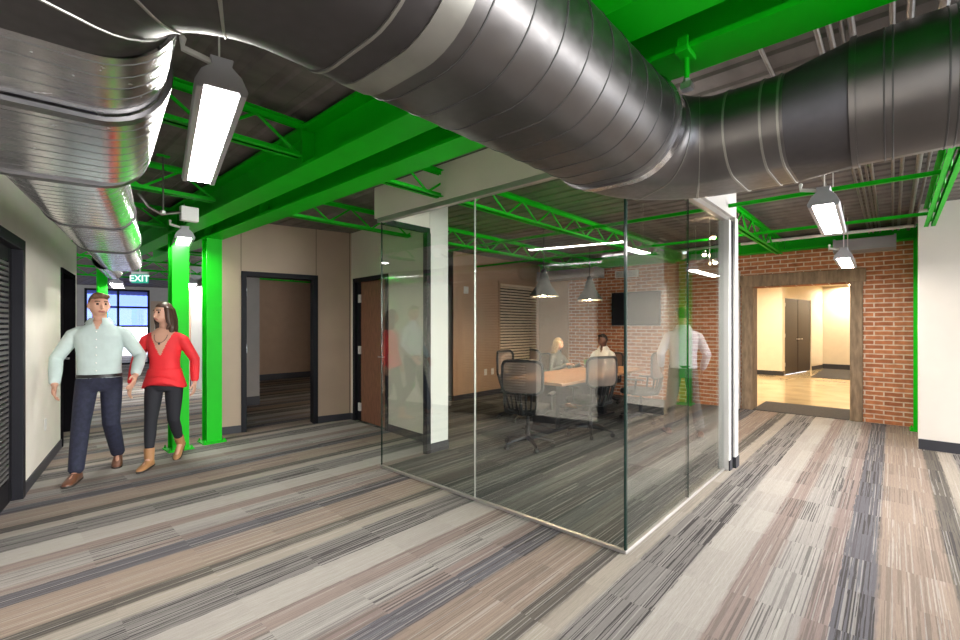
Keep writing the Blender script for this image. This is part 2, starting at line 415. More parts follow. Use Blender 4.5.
# tan panelled wall and its open doorway
T0 = (1.98, 6.631); T1 = (3.87, 6.207)
dT = Vector((T1[0]-T0[0], T1[1]-T0[1])).normalized(); sT = lambda a_: (a_-T0[0])/dT.x; nT = Vector((-dT.y, dT.x))
wall('wall_tan', T0, T1, 0, Z, .14, M['tan'], [(sT(2.415), sT(3.30), 0, 2.14)])
hj = frame_on('trim_3', T0, T1, sT(2.415), sT(3.30), 2.14, M['black'], w=.055)
mb = MB()
for a_ in (2.36, 3.33): mb.obox(T0, dT, nT, sT(a_)-.003, sT(a_)+.003, -.002, 0, 2.20, Z)
for a_ in (2.03, 3.82): mb.obox(T0, dT, nT, sT(a_)-.003, sT(a_)+.003, -.002, 0, .1, Z)
struct(mb.build('trim_4', M['black']))
mb = MB()
mb.obox(T0, dT, nT, sT(2.415)+.010, sT(2.415)+.018, .01, .07, 1.86, 1.97); mb.build('hinge_plate', M['chrome'], hj)
mb = MB(); mb.obox(T0, dT, nT, sT(2.415)+.010, sT(2.415)+.018, .01, .07, 1.08, 1.19); mb.build('hinge_plate', M['chrome'], hj)
# the dim office behind it
wall('wall_hall_right', (2.50, 8.62), (2.02, 6.63), 0, Z, .10, M['grey_wall'])
wall('wall_office_left', (2.60, 8.70), (3.42, 8.60), 0, Z, .1, M['grey_wall'], skirt_h=.16)
wall('wall_office_side', (3.42, 8.62), (3.42, 12.3), 0, Z, .1, M['grey_wall'])
wall('wall_office_back', (3.3, 12.3), (8.0, 12.1), 0, Z, .1, M['taupe'], skirt_h=.16)
wall('wall_office_right', (8.0, 12.2), (8.0, 6.9), 0, Z, .1, M['taupe'])
wall('wall_meeting_back', (6.07, 6.23), (9.05, 6.23), 0, Z, .14, M['taupe'], [(1.38, 2.72, .55, 2.36)])
wall('wall_meeting_corner', (6.07, 6.95), (6.07, 6.24), 0, Z, .1, M['beige'])
frame_on('window_2', (6.07, 6.23), (9.05, 6.23), 1.38, 2.72, 2.36, M['taupe'], w=.05, dep=.05, sill=.55)
# wall with the walnut door, stub and black glass-door frame
DW0, DW1 = (3.85, 6.24), (3.66, 3.90); dW = (Vector(DW1)-Vector(DW0)).normalized(); nW = Vector((-dW.y, dW.x))
wall('wall_door_side', DW0, DW1, 0, Z, .05, M['beige'], [(.16, 1.06, 0, 2.12)])
frame_on('trim_5', DW0, DW1, .16, 1.06, 2.12, M['black'], w=.05, dep=.10)
mb = MB(); mb.obox(DW0, dW, nW, .275, 1.057, .035, .08, .012, 2.115); dr = struct(mb.build('door_3', M['wood_door'], bevel=.003))
mb = MB(); mb.obox(DW0, dW, nW, .16, .275, .03, .09, 0, 2.12); struct(mb.build('trim_15', M['black']))
for zz in (1.80, 1.02, .16):
    mb = MB(); mb.obox(DW0, dW, nW, .225, .285, .010, .034, zz, zz+.12); mb.build('hinge', M['plate'], dr)
mb = MB(); mb.obox(DW0, dW, nW, .96, .98, -.01, .036, 1.0, 1.02); mb.obox(DW0, dW, nW, .86, .98, -.022, -.008, 1.0, 1.02); mb.build('door_handle', M['chrome'], dr)
wall('wall_stub', (3.42, 3.885), (3.70, 3.885), 0, Z, .05, M['white'], skirt_h=.11)
mb = MB(); mb.box(2.80, 3.42, 3.88, 3.93, 2.50, 2.56); mb.box(3.36, 3.42, 3.87, 3.94, 0, 2.50)
struct(mb.build('trim_6', M['black'], bevel=.004))
# soffits and header over the glass box
struct(MB().box(2.73, 2.84, 1.20, 3.97, 2.56, Z).build('wall_soffit_front', M['beige']))
struct(MB().box(2.84, 5.26, 1.20, 1.31, 2.56, Z).build('wall_soffit_side', M['white']))
struct(MB().box(2.84, 3.415, 3.885, 3.965, 2.56, Z).build('wall_soffit_back', M['beige']))
mb = MB(); mb.box(2.735, 2.795, 1.235, 3.93, 2.515, 2.562); mb.box(2.795, 5.16, 1.235, 1.295, 2.515, 2.562)
struct(mb.build('trim_7', M['alu'], bevel=.004))
mb = MB(); mb.box(2.750, 2.778, 1.252, 3.90, 0, .022); mb.box(2.778, 5.13, 1.252, 1.28, 0, .022)
struct(mb.build('trim_8', M['alu'], bevel=.003))
mb = MB(); mb.box(5.17, 5.29, 1.19, 1.31, 0, 2.56); mb.box(5.04, 5.12, 1.215, 1.315, 0, 2.52); struct(mb.build('trim_9', M['white'], bevel=.003))
mb = MB(); mb.box(5.12, 5.17, 1.21, 1.31, 0, 2.52); struct(mb.build('trim_10', M['black']))
mb = MB(); mb.box(5.165, 5.295, 1.18, 1.19, 0, .11); mb.box(5.16, 5.17, 1.18, 1.31, 0, .11); mb.box(5.03, 5.12, 1.203, 1.215, 0, .10); struct(mb.build('baseboard_post', M['base']))
def pane(label, x0, x1, y0, y1):
    t = thing('glass_panel', label, 'glass panel', ((x0+x1)/2, (y0+y1)/2, .022), 0, 'frameless panes of the glass meeting room')
    MB().box(x0, x1, y0, y1, .022, 2.53).build('pane', M['glass'], t)
    return t
p = pane('frameless glass panel on the long front side, left of the joint', 2.758, 2.770, 2.580, 3.886)
MB().box(2.756, 2.772, 3.886, 3.890, .022, 2.53).build('polished_edge', M['glass_edge'], p)
p = pane('frameless glass panel on the long front side, right of the joint, reaching the corner', 2.758, 2.770, 1.272, 2.574)
MB().box(2.756, 2.772, 2.575, 2.579, .022, 2.53).build('silicone_joint', M['alu'], p)
p = pane('frameless glass panel on the short right side, next to the corner', 2.778, 3.955, 1.260, 1.272)
MB().box(2.756, 2.776, 1.256, 1.270, .022, 2.53).build('silicone_joint', M['glass_edge'], p)
p = pane('frameless glass panel on the short right side, against the white post', 3.961, 5.04, 1.260, 1.272)
MB().box(3.956, 3.960, 1.258, 1.274, .022, 2.53).build('silicone_joint', M['glass_edge'], p)

# brick wall with the timber-framed opening
BA = 8.95
wall('wall_brick', (BA, 6.30), (BA, -.34), 0, Z, .30, M['brick'], [(4.50, 5.823, 0, 2.11)], skirt=False)
struct(MB().box(8.90, BA, 5.42, 6.23, 0, Z).build('wall_meeting_pier', M['taupe']))
mb = MB(); mb.box(8.888, 8.90, 5.42, 6.23, 0, .10); struct(mb.build('baseboard_pier', M['base']))
mb = MB()
mb.box(BA-.05, BA+.33, .335, .487, 0, 2.30); mb.box(BA-.05, BA+.33, 1.785, 1.955, 0, 2.30)
struct(mb.build('door_5', M['timber'], bevel=.012))
mb = MB(); mb.box(BA-.06, BA+.33, .30, 1.98, 2.115, 2.315); struct(mb.build('trim_11', M['timber'], bevel=.012))
struct(MB().box(8.70, BA, 1.975, 2.10, 0, 2.40).build('wall_stub_brick', M['white']))
struct(MB().box(8.69, 8.70, 1.965, 2.10, 0, .10).build('baseboard_stub', M['base']))
# right wall
wall('wall_right', (7.44, -.22), (7.44, -2.2), 0, Z, .14, M['beige'], skirt_h=.12)
wall('wall_right_return', (8.95, -.42), (7.59, -.42), 0, Z, .12, M['beige'], skirt=False)
# hall beyond the brick wall
struct(MB().box(9.0, 21, -4, 8, -.1, -.004).build('floor_hall', M['floor_tan']))
tag(MB().box(8.93, 10.05, .50, 1.79, -.004, .010).build('door_mat', M['mat']), 'dark rubber mat lying in the timber-framed opening', 'mat')
tag(MB().box(15.6, 18.9, .4, 1.7, -.004, .008).build('door_mat', M['mat']), 'dark mat on the polished floor in front of the brown double door', 'mat')
struct(MB().box(9.25, 21, -4, 8, 2.75, 2.85).build('ceiling_hall', M['cream']))
wall('wall_hall_left', (15.5, 6.0), (15.5, 2.36), 0, 2.75, .12, M['cream'], skirt_h=.13)
wall('wall_hall_side', (15.5, 2.36), (19.1, 1.733), 0, 2.75, .12, M['cream'], [(.21, 2.43, 0, 2.25)], skirt_h=.13)
wall('wall_hall_end', (19.0, 2.0), (19.0, -3.0), 0, 2.75, .12, M['cream'], skirt_h=.16)
wall('wall_hall_near', (9.3, -3.0), (9.3, .2), 0, 2.75, .05, M['cream'], skirt=False)
wall('wall_hall_far_right', (19, -3.0), (9.3, -3.0), 0, 2.75, .05, M['cream'], skirt=False)
wall('wall_hall_far_left', (9.3, 6.0), (15.5, 6.0), 0, 2.75, .05, M['cream'], skirt=False)
dd = Vector((3.6, -.627)).normalized(); nn = Vector((-dd.y, dd.x))
def leaf(n, s0, s1, hx, lab):
    mb = MB(); mb.obox((15.5, 2.36), dd, nn, s0, s1, .02, .065, .01, 2.24); o = struct(mb.build(n, M['brown_door'], bevel=.004))
    mb = MB(); mb.obox((15.5, 2.36), dd, nn, hx, hx+.03, -.03, .02, 1.02, 1.05); mb.obox((15.5, 2.36), dd, nn, hx-.06, hx+.06, -.05, -.03, 1.02, 1.05); mb.build('door_handle', M['chrome'], o)
    if lab:
        for zz in (2.0, 1.1, .25):
            mb = MB(); mb.obox((15.5, 2.36), dd, nn, s0-.02, s0+.02, .0, .02, zz, zz+.11); mb.build('hinge', M['chrome'], o)
leaf('door_6', .23, 1.30, 1.18, True); leaf('door_7', 1.34, 2.41, 1.46, False)
for (lx, ly) in ((14.3, 1.9), (18.6, 1.0), (11.5, 1.2), (13.0, 3.6), (17, -1.2)):
    t = thing('downlight', 'small round ceiling downlight glowing warm in the cream hall', 'light', (lx, ly, 2.75), 0, 'hall downlights')
    MB().lathe((lx, ly, 2.735), [(.075, .015), (.085, .0), (.06, .0), (.055, .012)], 18, False).build('trim_ring', M['plate'], t, smooth=True)
    MB().lathe((lx, ly, 2.742), [(.056, 0), (.056, .006)], 18).build('lamp_disc', M['downlight'], t)

# far end: storefront window, white door, picture
F0 = Vector((3.3, 20.9)); fd = Vector((.977, -.213)); fn_ = Vector((.213, .977))
f0 = F0-fd*6; f1 = F0+fd*6
wall('wall_far', (f0.x, f0.y), (f1.x, f1.y), 0, Z, .15, M['grey_wall'], [(6-.92, 6+.95, 0, 2.77)], skirt=False)
def fb(mb, s0, s1, y0, y1, z0, z1): return mb.obox((F0.x, F0.y), fd, fn_, s0, s1, y0, y1, z0, z1)
mb = MB()
for s in (-.92, -.02, .88): fb(mb, s, s+.07, .02, .10, 0, 2.77)
for z in (.0, .68, 1.38, 2.08, 2.70): fb(mb, -.92, .95, .02, .10, z, z+.07)
w = struct(mb.build('window_1', M['black']))
mb = MB(); fb(mb, -.9, .93, .055, .065, 1.42, 2.75); mb.build('pane', M['window_glass'], w)
mb = MB(); fb(mb, -.9, .93, .055, .065, .03, 1.42); mb.build('pane', M['clear'], w)
mb = MB(); fb(mb, 2.12, 2.54, -.05, -.005, 0, 2.30); struct(mb.build('door_4', M['white'], bevel=.004))
mb = MB(); fb(mb, 2.05, 2.12, -.06, 0, 0, 2.37); fb(mb, 2.54, 2.61, -.06, 0, 0, 2.37); fb(mb, 2.12, 2.54, -.06, 0, 2.30, 2.37); struct(mb.build('trim_12', M['black']))
mb = MB(); fb(mb, .98, 2.02, -.02, -.002, 0, 2.36); struct(mb.build('trim_13', M['tan']))
t = thing('framed_picture', 'small white framed picture on the tan panel right of the far window', 'picture', (F0.x+fd.x*1.28, F0.y+fd.y*1.28, 1.6))
mb = MB(); fb(mb, 1.10, 1.45, -.045, -.02, 1.25, 2.05); mb.build('frame', M['plate'], t, bevel=.004)
mb = MB(); fb(mb, 1.14, 1.41, -.048, -.045, 1.30, 2.0); mb.build('print', M['paper'], t)
wall('wall_far_right', (9.2, 19.9), (9.2, 12.4), 0, Z, .15, M['grey_wall'], skirt=False)
struct(MB().box(-30, 40, 27, 60, -.3, -.1).build('ground_outside', M['ground']))

# ------------------------------------------------------------------ green steel
def ibeam(mb, x, y0, y1, z0, z1, w=.20, t=.022, wt=.012):
    mb.box(x-w/2, x+w/2, y0, y1, z0, z0+t); mb.box(x-w/2, x+w/2, y0, y1, z1-t, z1); mb.box(x-wt/2, x+wt/2, y0, y1, z0+t, z1-t)
BX1, BX2 = 1.55, 1.93
def beam(label, x, y0, y1, z0, z1, stiff):
    t = thing('steel_beam', label, 'steel beam', (x, (y0+y1)/2, z0), 0, 'green steel roof beams')
    mb = MB(); ibeam(mb, x, y0, y1, z0, z1); mb.build('beam_body', M['green'], t)
    for y in stiff:
        mb = MB(); mb.box(x-.09, x+.09, y-.006, y+.006, z0+.022, z1-.022); mb.build('stiffener', M['green'], t)
    return t
beam('green steel roof beam over the nearer of the two paired green columns', BX1, -4.0, 9.2, 2.53, 2.81, (6.27, 2.97, -.33))
beam('green steel roof beam over the column by the tan wall, right beside its twin', BX2, -4.0, 9.2, 2.53, 2.81, (6.27, 4.62, 1.32))
beam('green steel roof beam running along the top of the brick wall', 8.78, -.3, 6.1, 2.66, 2.86, (1.3, 2.9))
def column(label, x, y, h, rot=False):
    t = thing('steel_column', label, 'steel column', (x, y, 0), 0, 'green steel columns')
    mb = MB(); w, d, tk = .17, .18, .014
    if rot: mb.box(x-w/2, x-w/2+tk, y-d/2, y+d/2, .015, h); mb.box(x+w/2-tk, x+w/2, y-d/2, y+d/2, .015, h); mb.box(x-w/2+tk, x+w/2-tk, y-.006, y+.006, .015, h)
    else: mb.box(x-w/2, x+w/2, y-d/2, y-d/2+tk, .015, h); mb.box(x-w/2, x+w/2, y+d/2-tk, y+d/2, .015, h); mb.box(x-.006, x+.006, y-d/2+tk, y+d/2-tk, .015, h)
    mb.build('shaft', M['green'], t)
    MB().box(x-.13, x+.13, y-.13, y+.13, 0, .016).build('base_plate', M['green'], t)
    for sx in (-1, 1):
        for sy in (-1, 1):
            MB().lathe((x+sx*.108, y+sy*.108, .016), [(.014, 0), (.014, .012), (.008, .013), (.008, .03)], 6).build('anchor_bolt', M['green'], t)
    return t
column('bright green steel column behind the woman in red', BX1, 6.22, 2.53)
column('bright green steel column at the left end of the tan wall', BX2, 6.30, 2.53)
column('slim green steel column in the corner between brick and the right white wall', 8.72, -.30, 2.66, True)
column('distant green steel column behind the head of the man in the pale shirt', 1.78, 13.0, 2.80)
def joist(label, y, x0, x1, zt=2.82, zb=2.59, first=.1):
    t = thing('roof_joist', label, 'roof joist', (x0, y, zb), 0, 'green open-web roof joists')
    for nm, z in (('top_chord', zt), ('bottom_chord', zb)):
        mb = MB(); dz = .035 if nm == 'top_chord' else -.0
        e0, e1 = (x0, x1) if nm == 'top_chord' else (x0+first, x1-first)
        for s in (-1, 1):
            mb.box(e0, e1, y+s*.010, y+s*.048, z, z+.006); mb.box(e0, e1, y+s*.010, y+s*.016, z-.032 if nm == 'top_chord' else z, z if nm == 'top_chord' else z+.036)
        mb.build(nm, M['green'], t)
    n = max(2, int((x1-x0-2*first)/.27)); dx = (x1-x0-2*first)/n
    for k in range(n):
        xa = x0+first+k*dx; za, zc = (zb+.02, zt-.02) if k % 2 == 0 else (zt-.02, zb+.02)
        MB().rod((xa, y, za), (xa+dx, y, zc), .011, 6).build('web_bar', M['green'], t)
    return t
for (y, lab) in ((2.97, 'joist in the left bay above the nearest hanging light'), (4.62, 'joist in the left bay carrying the small white junction box'),
                 (6.27, 'joist in the left bay meeting the nearer paired column'), (1.32, 'joist in the left bay hidden mostly by the dark duct elbow')):
    joist('green open-web '+lab, y, -4.2, BX1-.012)
for (y, lab) in ((8.2, 'nearest of the joists beyond the paired columns'), (9.9, 'second of the joists beyond the paired columns'), (11.6, 'third of the joists beyond the paired columns'), (13.6, 'farthest of the joists in the hallway, near the end window')):
    joist('green open-web joist, '+lab, y, -2.3, 8.8)
joist('green open-web joist over the walnut door in front of the tan wall', 4.62, BX2+.012, 8.66)
joist('green open-web joist over the front glass, entering the room above it', 2.97, BX2+.012, 8.66)
joist('green open-web joist running just above the short glass side', 1.34, BX2+.012, 8.66)
joist('green open-web joist beside the conduits, against the right white wall', -.31, BX2+.012, 7.42)
def bridging(label, x, y0, y1, z=2.62):
    mb = MB(); mb.box(x-.003, x+.003, y0, y1, z, z+.032); mb.box(x-.003, x+.030, y0, y1, z, z+.005)
    tag(mb.build('bridging_bar', M['green']), label, 'bracing bar', 'green bracing angles across the joists')
bridging('slim green bracing angle across the joists, nearer the camera on the right', 4.95, -.30, 6.2)
bridging('slim green bracing angle across the joists, nearer the brick wall on the right', 6.70, -.30, 6.2)
bridging('slim green bracing angle high across the left bay behind the hanging lights', .20, 2.9, 8.2, 2.60)

# ------------------------------------------------------------------ the big air duct
def stadium(W, H, n=20):
    r = H/2; c = max(0, W/2-r); pts = []
    for k in range(n): a = -PI/2+PI*k/(n-1); pts.append((c+r*math.cos(a), r*math.sin(a)))
    for k in range(n): a = PI/2+PI*k/(n-1); pts.append((-c+r*math.cos(a), r*math.sin(a)))
    return pts
def ring(c, h, W, H, e=0.0):
    h = Vector((h[0], h[1])).normalized(); r = Vector((h.y, -h.x))
    return [(c[0]+r.x*x, c[1]+r.y*x, c[2]+z) for x, z in stadium(W+2*e, H+2*e)]
def straight(name, p, q, W, H, mt, duct, pitch=0, W2=None, H2=None, double=False, ridge=.0022, sm_=None):
    p = Vector(p); q = Vector(q); d = q-p; Ln = d.length; d.normalize(); W2 = W2 or W; H2 = H2 or H
    st = [(0, 0, 0)]; k = 1
    if pitch:
        s = pitch*.5
        while s < Ln-.02:
            for o in ((0, .022) if double else (0,)):
                st += [(s+o-.0026, 0, 0), (s+o-.0018, ridge, 1), (s+o+.0018, ridge, 1), (s+o+.0026, 0, 1)]
            s += pitch
    st.append((Ln, 0, 0)); mb = MB(); prev = None
    for (s, e, sm) in st:
        f = s/Ln; R = ring(p+d*s, d, W+(W2-W)*f, H+(H2-H)*f, e)
        if prev: mb.cur = 1 if sm else 0; mb.rings([prev, R], False)
        prev = R
    return mb.build(name, [mt, sm_ or M['seam_shade']], duct, smooth=True, angle=50)
def elbow(name, c, R, a0, a1, z, W, H, mt, duct, seams, sm_, H1=None, n=22):
    """round elbow: centreline arc about c from angle a0 to a1, standing seams at the given fractions; the underside stays level"""
    H1 = H1 or H; mb = MB(); prev = None; sg = 1 if a1 > a0 else -1
    st = [(k/n, 0, 0) for k in range(n+1) if all(abs(k/n-f) > .025 for f in seams)]
    e = .003/(abs(a1-a0)*R)
    for f in seams: st += [(f-e*1.4, 0, 0), (f-e, .003, 1), (f+e, .003, 1), (f+e*1.4, 0, 1)]
    for (f, x, sm) in sorted(st):
        a = a0+(a1-a0)*f; h_ = H+(H1-H)*f
        Rg = ring((c[0]+R*math.cos(a), c[1]+R*math.sin(a), z-H/2+h_/2), (-math.sin(a)*sg, math.cos(a)*sg), W, h_, x)
        if prev: mb.cur = 1 if sm else 0; mb.rings([prev, Rg], False)
        prev = Rg
    return mb.build(name, [mt, sm_], duct, smooth=True, angle=50)
def band(p, d, W, H, L, mt, duct, e=.008, name='collar'):
    p = Vector(p); d = Vector((d[0], d[1], 0)).normalized()
    mb = MB(); mb.rings([ring(p, d, W, H, 0), ring(p, d, W, H, e), ring(p+d*L, d, W, H, e), ring(p+d*L, d, W, H, 0)], False)
    return mb.build(name, mt, duct, smooth=True)
DZ = 2.295; OW, OH = .58, .43
duct = thing('air_duct', 'huge galvanised air duct snaking overhead from right side to the left wall', 'air duct', (.6, .9, 2.08))
straight('round_section', (2.25, .10, 2.305), (2.25, -3.6, 2.36), .46, .46, M['duct'], duct, .155, double=True)
NH = .36; NZ = DZ-OH/2+NH/2                                  # the neck after the elbow is flatter
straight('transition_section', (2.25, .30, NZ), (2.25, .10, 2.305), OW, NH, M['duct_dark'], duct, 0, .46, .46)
straight('oval_neck', (2.25, .56, NZ), (2.25, .30, NZ), OW, NH, M['duct'], duct)
for y in (.50, .375, .318): band((2.25, y, NZ), (0, -1), OW, NH, .008, M['zinc'], duct, .004, 'flange')
band((2.25, .115, 2.304), (0, -1), .47, .46, .018, M['duct'], duct, .006, 'flange')
elbow('elbow', (1.9, .56), .35, PI/2, 0, DZ, OW, OH, M['duct'], duct, (.42, .80), M['zinc'], NH)
band((1.84, .91, DZ), (1, 0), OW, OH, .045, M['duct_bright'], duct, .012, 'hanger_band')
straight('oval_section', (.70, .91, DZ), (1.9, .91, DZ), OW, OH, M['duct'], duct, .128)
band((.64, .91, DZ), (1, 0), OW, OH, .075, M['zinc'], duct, .004)
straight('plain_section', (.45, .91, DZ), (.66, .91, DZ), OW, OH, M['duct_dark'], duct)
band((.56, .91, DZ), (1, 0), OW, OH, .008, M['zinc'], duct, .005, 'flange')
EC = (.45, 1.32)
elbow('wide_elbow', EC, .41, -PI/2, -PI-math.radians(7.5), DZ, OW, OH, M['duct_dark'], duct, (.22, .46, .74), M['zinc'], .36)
ld_ = (.213, .977)
BZ = DZ-OH/2                                                    # all left-hand sections share one flat underside
WS = (EC[0]-.41*math.cos(math.radians(7.5)), EC[1]+.41*math.sin(math.radians(7.5)), BZ+.18); WE = (.213, 2.62, BZ+.18)
WM_ = tuple(WS[i]+(WE[i]-WS[i])*.30 for i in range(3)); wd = (WE[0]-WS[0], WE[1]-WS[1])
cl = lambda b_, h=.26, dx=0: (.213+.218*(b_-2.65)+dx, b_, BZ+h/2)
straight('wide_section', WS, WM_, .60, .36, M['duct_bright'], duct, .072, ridge=.0009, sm_=M['pale_seam_shade'])
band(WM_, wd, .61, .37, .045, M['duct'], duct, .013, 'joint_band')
straight('wide_section', WM_, WE, .64, .36, M['duct_bright'], duct, .088, ridge=.0009, sm_=M['pale_seam_shade'])
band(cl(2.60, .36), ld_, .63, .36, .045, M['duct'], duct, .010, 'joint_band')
straight('narrow_section', cl(2.65), cl(4.95), .46, .26, M['duct_bright'], duct, .085, ridge=.0009, sm_=M['pale_seam_shade'])
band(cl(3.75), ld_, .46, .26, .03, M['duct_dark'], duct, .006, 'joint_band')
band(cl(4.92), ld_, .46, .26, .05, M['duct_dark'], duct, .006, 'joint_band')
straight('end_section', cl(4.95, .24), cl(6.55, .24), .40, .24, M['duct_bright'], duct, .16, ridge=.0009, sm_=M['pale_seam_shade'])
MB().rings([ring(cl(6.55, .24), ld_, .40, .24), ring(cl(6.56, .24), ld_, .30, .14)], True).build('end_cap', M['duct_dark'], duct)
straight('tail_section', cl(6.5, .2, -.15), cl(7.8, .2, -.15), .18, .2, M['duct_bright'], duct, .16, ridge=.0009, sm_=M['pale_seam_shade'])
MB().rings([ring(cl(7.8, .2, -.15), ld_, .18, .2), ring(cl(7.81, .2, -.15), ld_, .12, .1)], True).build('end_cap', M['duct_dark'], duct)
mb = MB()                                                       # sheet-metal screws along the first flange
def hanger(label, x, y, z, top):
    t = thing('duct_hanger', label, 'hanger rod', (x, y, z), 0, 'threaded rods holding the duct')
    MB().rod((x, y, z), (x, y, top), .007, 8).build('rod', M['conduit'], t)
    MB().lathe((x, y, z-.02), [(.018, 0), (.018, .022)], 6).build('nut', M['chrome'], t)
    MB().box(x-.045, x+.045, y-.02, y+.02, top-.012, top).build('clamp', M['green'], t)
t = thing('duct_hanger', 'green hanger rod with beam clamp beside the inner corner of the round elbow', 'hanger rod', (1.865, .600, 2.40), 0, 'threaded rods holding the duct')
MB().rod((1.865, .600, 2.41), (1.865, .600, 2.53), .010, 10).build('rod', M['green'], t)
mb = MB(); mb.box(1.80, 1.90, .575, .625, 2.508, 2.53); mb.box(1.815, 1.83, .58, .62, 2.53, 2.575); mb.build('clamp', M['green'], t, bevel=.003)
mb = MB(); mb.box(1.845, 1.885, .580, .618, 2.385, 2.41); mb.lathe((1.865, .600, 2.41), [(.014, 0), (.014, .016)], 6); mb.build('nut', M['chrome'], t)
hanger('thin hanger rod with nut beside the left duct near the first light', .50, 2.62, 2.40, 2.86)
hanger('thin hanger rod beside the left duct near the junction box', 1.0, 4.45, 2.40, 2.86)

# ------------------------------------------------------------------ conduits, pipes, grey duct
for k, (y, r, z) in enumerate(((.48, .010, 2.81), (.255, .012, 2.79), (.212, .012, 2.79), (.172, .010, 2.80), (.136, .013, 2.79), (.002, .011, 2.79), (-.055, .014, 2.79), (-.155, .019, 2.78), (-.215, .012, 2.80))):
    mb = MB(); mb.rod((2.1, y, z), (8.6, y, z), r, 10)
    t = tag(mb.build('conduit', M['conduit'], smooth=True), 'thin steel conduit running under the roof deck beside the right light row', 'conduit', 'parallel steel conduits under the deck')
mb = MB(); mb.rod((7.95, -.2, 2.72), (7.95, 1.75, 2.72), .022, 12)
t = tag(mb.build('sprinkler_pipe', M['white_pipe'], smooth=True), 'white horizontal pipe crossing below the green beam near the brick', 'pipe')
for (x, y0, y1, z0, z1, lab) in ((8.35, -.02, .62, 2.50, 2.66, 'grey boxed duct hanging at the brick wall behind the second right light'), (8.30, 4.35, 5.7, 2.42, 2.60, 'grey boxed duct high on the brick inside the meeting room')):
    t = thing('boxed_ceiling_duct', lab, 'duct', (x, (y0+y1)/2, z0))
    MB().box(x-.2, x+.2, y0, y1, z0, z1).build('body', M['grey_metal'], t, bevel=.006)
    for y in (y0, y1): MB().box(x-.212, x+.212, y-.012, y+.012, z0-.012, z1+.012).build('flange', M['grey_metal'], t)
t = thing('air_grille', 'white rectangular air grille on the brick above the television', 'grille', (8.93, 4.05, 2.48))
MB().box(8.90, 8.949, 3.80, 4.30, 2.44, 2.58).build('frame', M['plate'], t, bevel=.005)
mb = MB()
for k in range(5): mb.box(8.893, 8.90, 3.83, 4.27, 2.455+k*.024, 2.465+k*.024)
mb.build('louvres', M['grey_metal'], t)
t = thing('junction_box', 'small white junction box on the joist beside the far left light', 'electrical box', (1.25, 4.66, 2.47))
MB().box(1.19, 1.33, 4.69, 4.76, 2.40, 2.53).build('box', M['plate'], t, bevel=.006)
mb = MB(); mb.tube([(1.19, 4.72, 2.47), (1.05, 4.73, 2.43), (.95, 4.70, 2.47), (.88, 4.68, 2.56)], .014, 8); mb.build('flexible_conduit', M['conduit'], t, smooth=True)

# ------------------------------------------------------------------ hanging lights
def pendant_fixture(label, p, q, z, w, group='long hanging strip lights', lens='lens'):
    p = Vector(p); q = Vector(q); d = (q-p); Ln = d.length; d.normalize(); n = Vector((-d.y, d.x)); m_ = (p+q)/2
    t = thing('hanging_light', label, 'hanging light', (m_.x, m_.y, z), math.atan2(d.y, d.x), group)
    pr = [(-w/2-.003, -.014), (-w/2-.028, -.014), (-w/2-.036, .010), (-w/2-.012, .062), (-.035, .095), (-.042, .125), (.042, .125), (.035, .095), (w/2+.012, .062), (w/2+.036, .010), (w/2+.028, -.014), (w/2+.003, -.014), (w/2+.003, 0), (-w/2-.003, 0)]
    mb = MB(); mb.rings([[(p.x+d.x*s+n.x*x, p.y+d.y*s+n.y*x, z+h) for x, h in pr] for s in (0, Ln)]); mb.build('housing', M['lamp_grey'], t, bevel=.004)
    mb = MB(); mb.obox(p, d, n, .015, Ln-.015, -w/2, w/2, z-.006, z-.001); mb.build('lens', M[lens], t)
    for s in (.12, Ln-.12):
        c = p+d*s; MB().rod((c.x, c.y, z+.12), (c.x, c.y, Z+.03), .004, 6).build('cable', M['white_pipe'], t)
    c = p+d*.03; mb = MB(); mb.tube([(c.x, c.y, z+.10), (c.x+n.x*.13, c.y+n.y*.13, z+.13), (c.x+n.x*.13, c.y+n.y*.13, z+.17)], .013, 8); mb.build('power_lead', M['white_pipe'], t, smooth=True)
    return t
pendant_fixture('nearest hanging strip light, large, beside the dark duct elbow on the left', (.64, 1.97), (.95, 3.36), 2.40, .118)
pendant_fixture('small hanging strip light in front of the paired green columns', (1.46, 5.62), (1.72, 6.95), 2.40, .118)
pendant_fixture('nearer hanging strip light on the right under the conduits', (3.94, .36), (5.23, .40), 2.30, .115)
pendant_fixture('farther hanging strip light on the right before the brick wall', (6.75, .43), (7.9, .45), 2.24, .115)
pendant_fixture('distant hanging strip light down the hallway left of the exit sign', (1.95, 12.5), (2.2, 13.8), 2.36, .2)
pendant_fixture('distant hanging strip light down the hallway between the paired columns', (3.05, 11.3), (3.3, 12.6), 2.36, .2)
for (p, q) in (((.4, -2.3), (1.7, -2.3)), ((3.2, -2.6), (4.6, -2.6)), ((5.6, -2.6), (6.9, -2.6))):  # unseen fixtures added behind the camera as fill light
    pendant_fixture('added fill strip light, unseen, near the open front of the office', p, q, 2.40, .2)
pendant_fixture('hanging strip light in the dim office', (6.6, 7.6), (6.6, 8.6), 2.5, .12, 'office lights', 'office')['label'] = 'warm strip light in the dim office behind the open doorway'
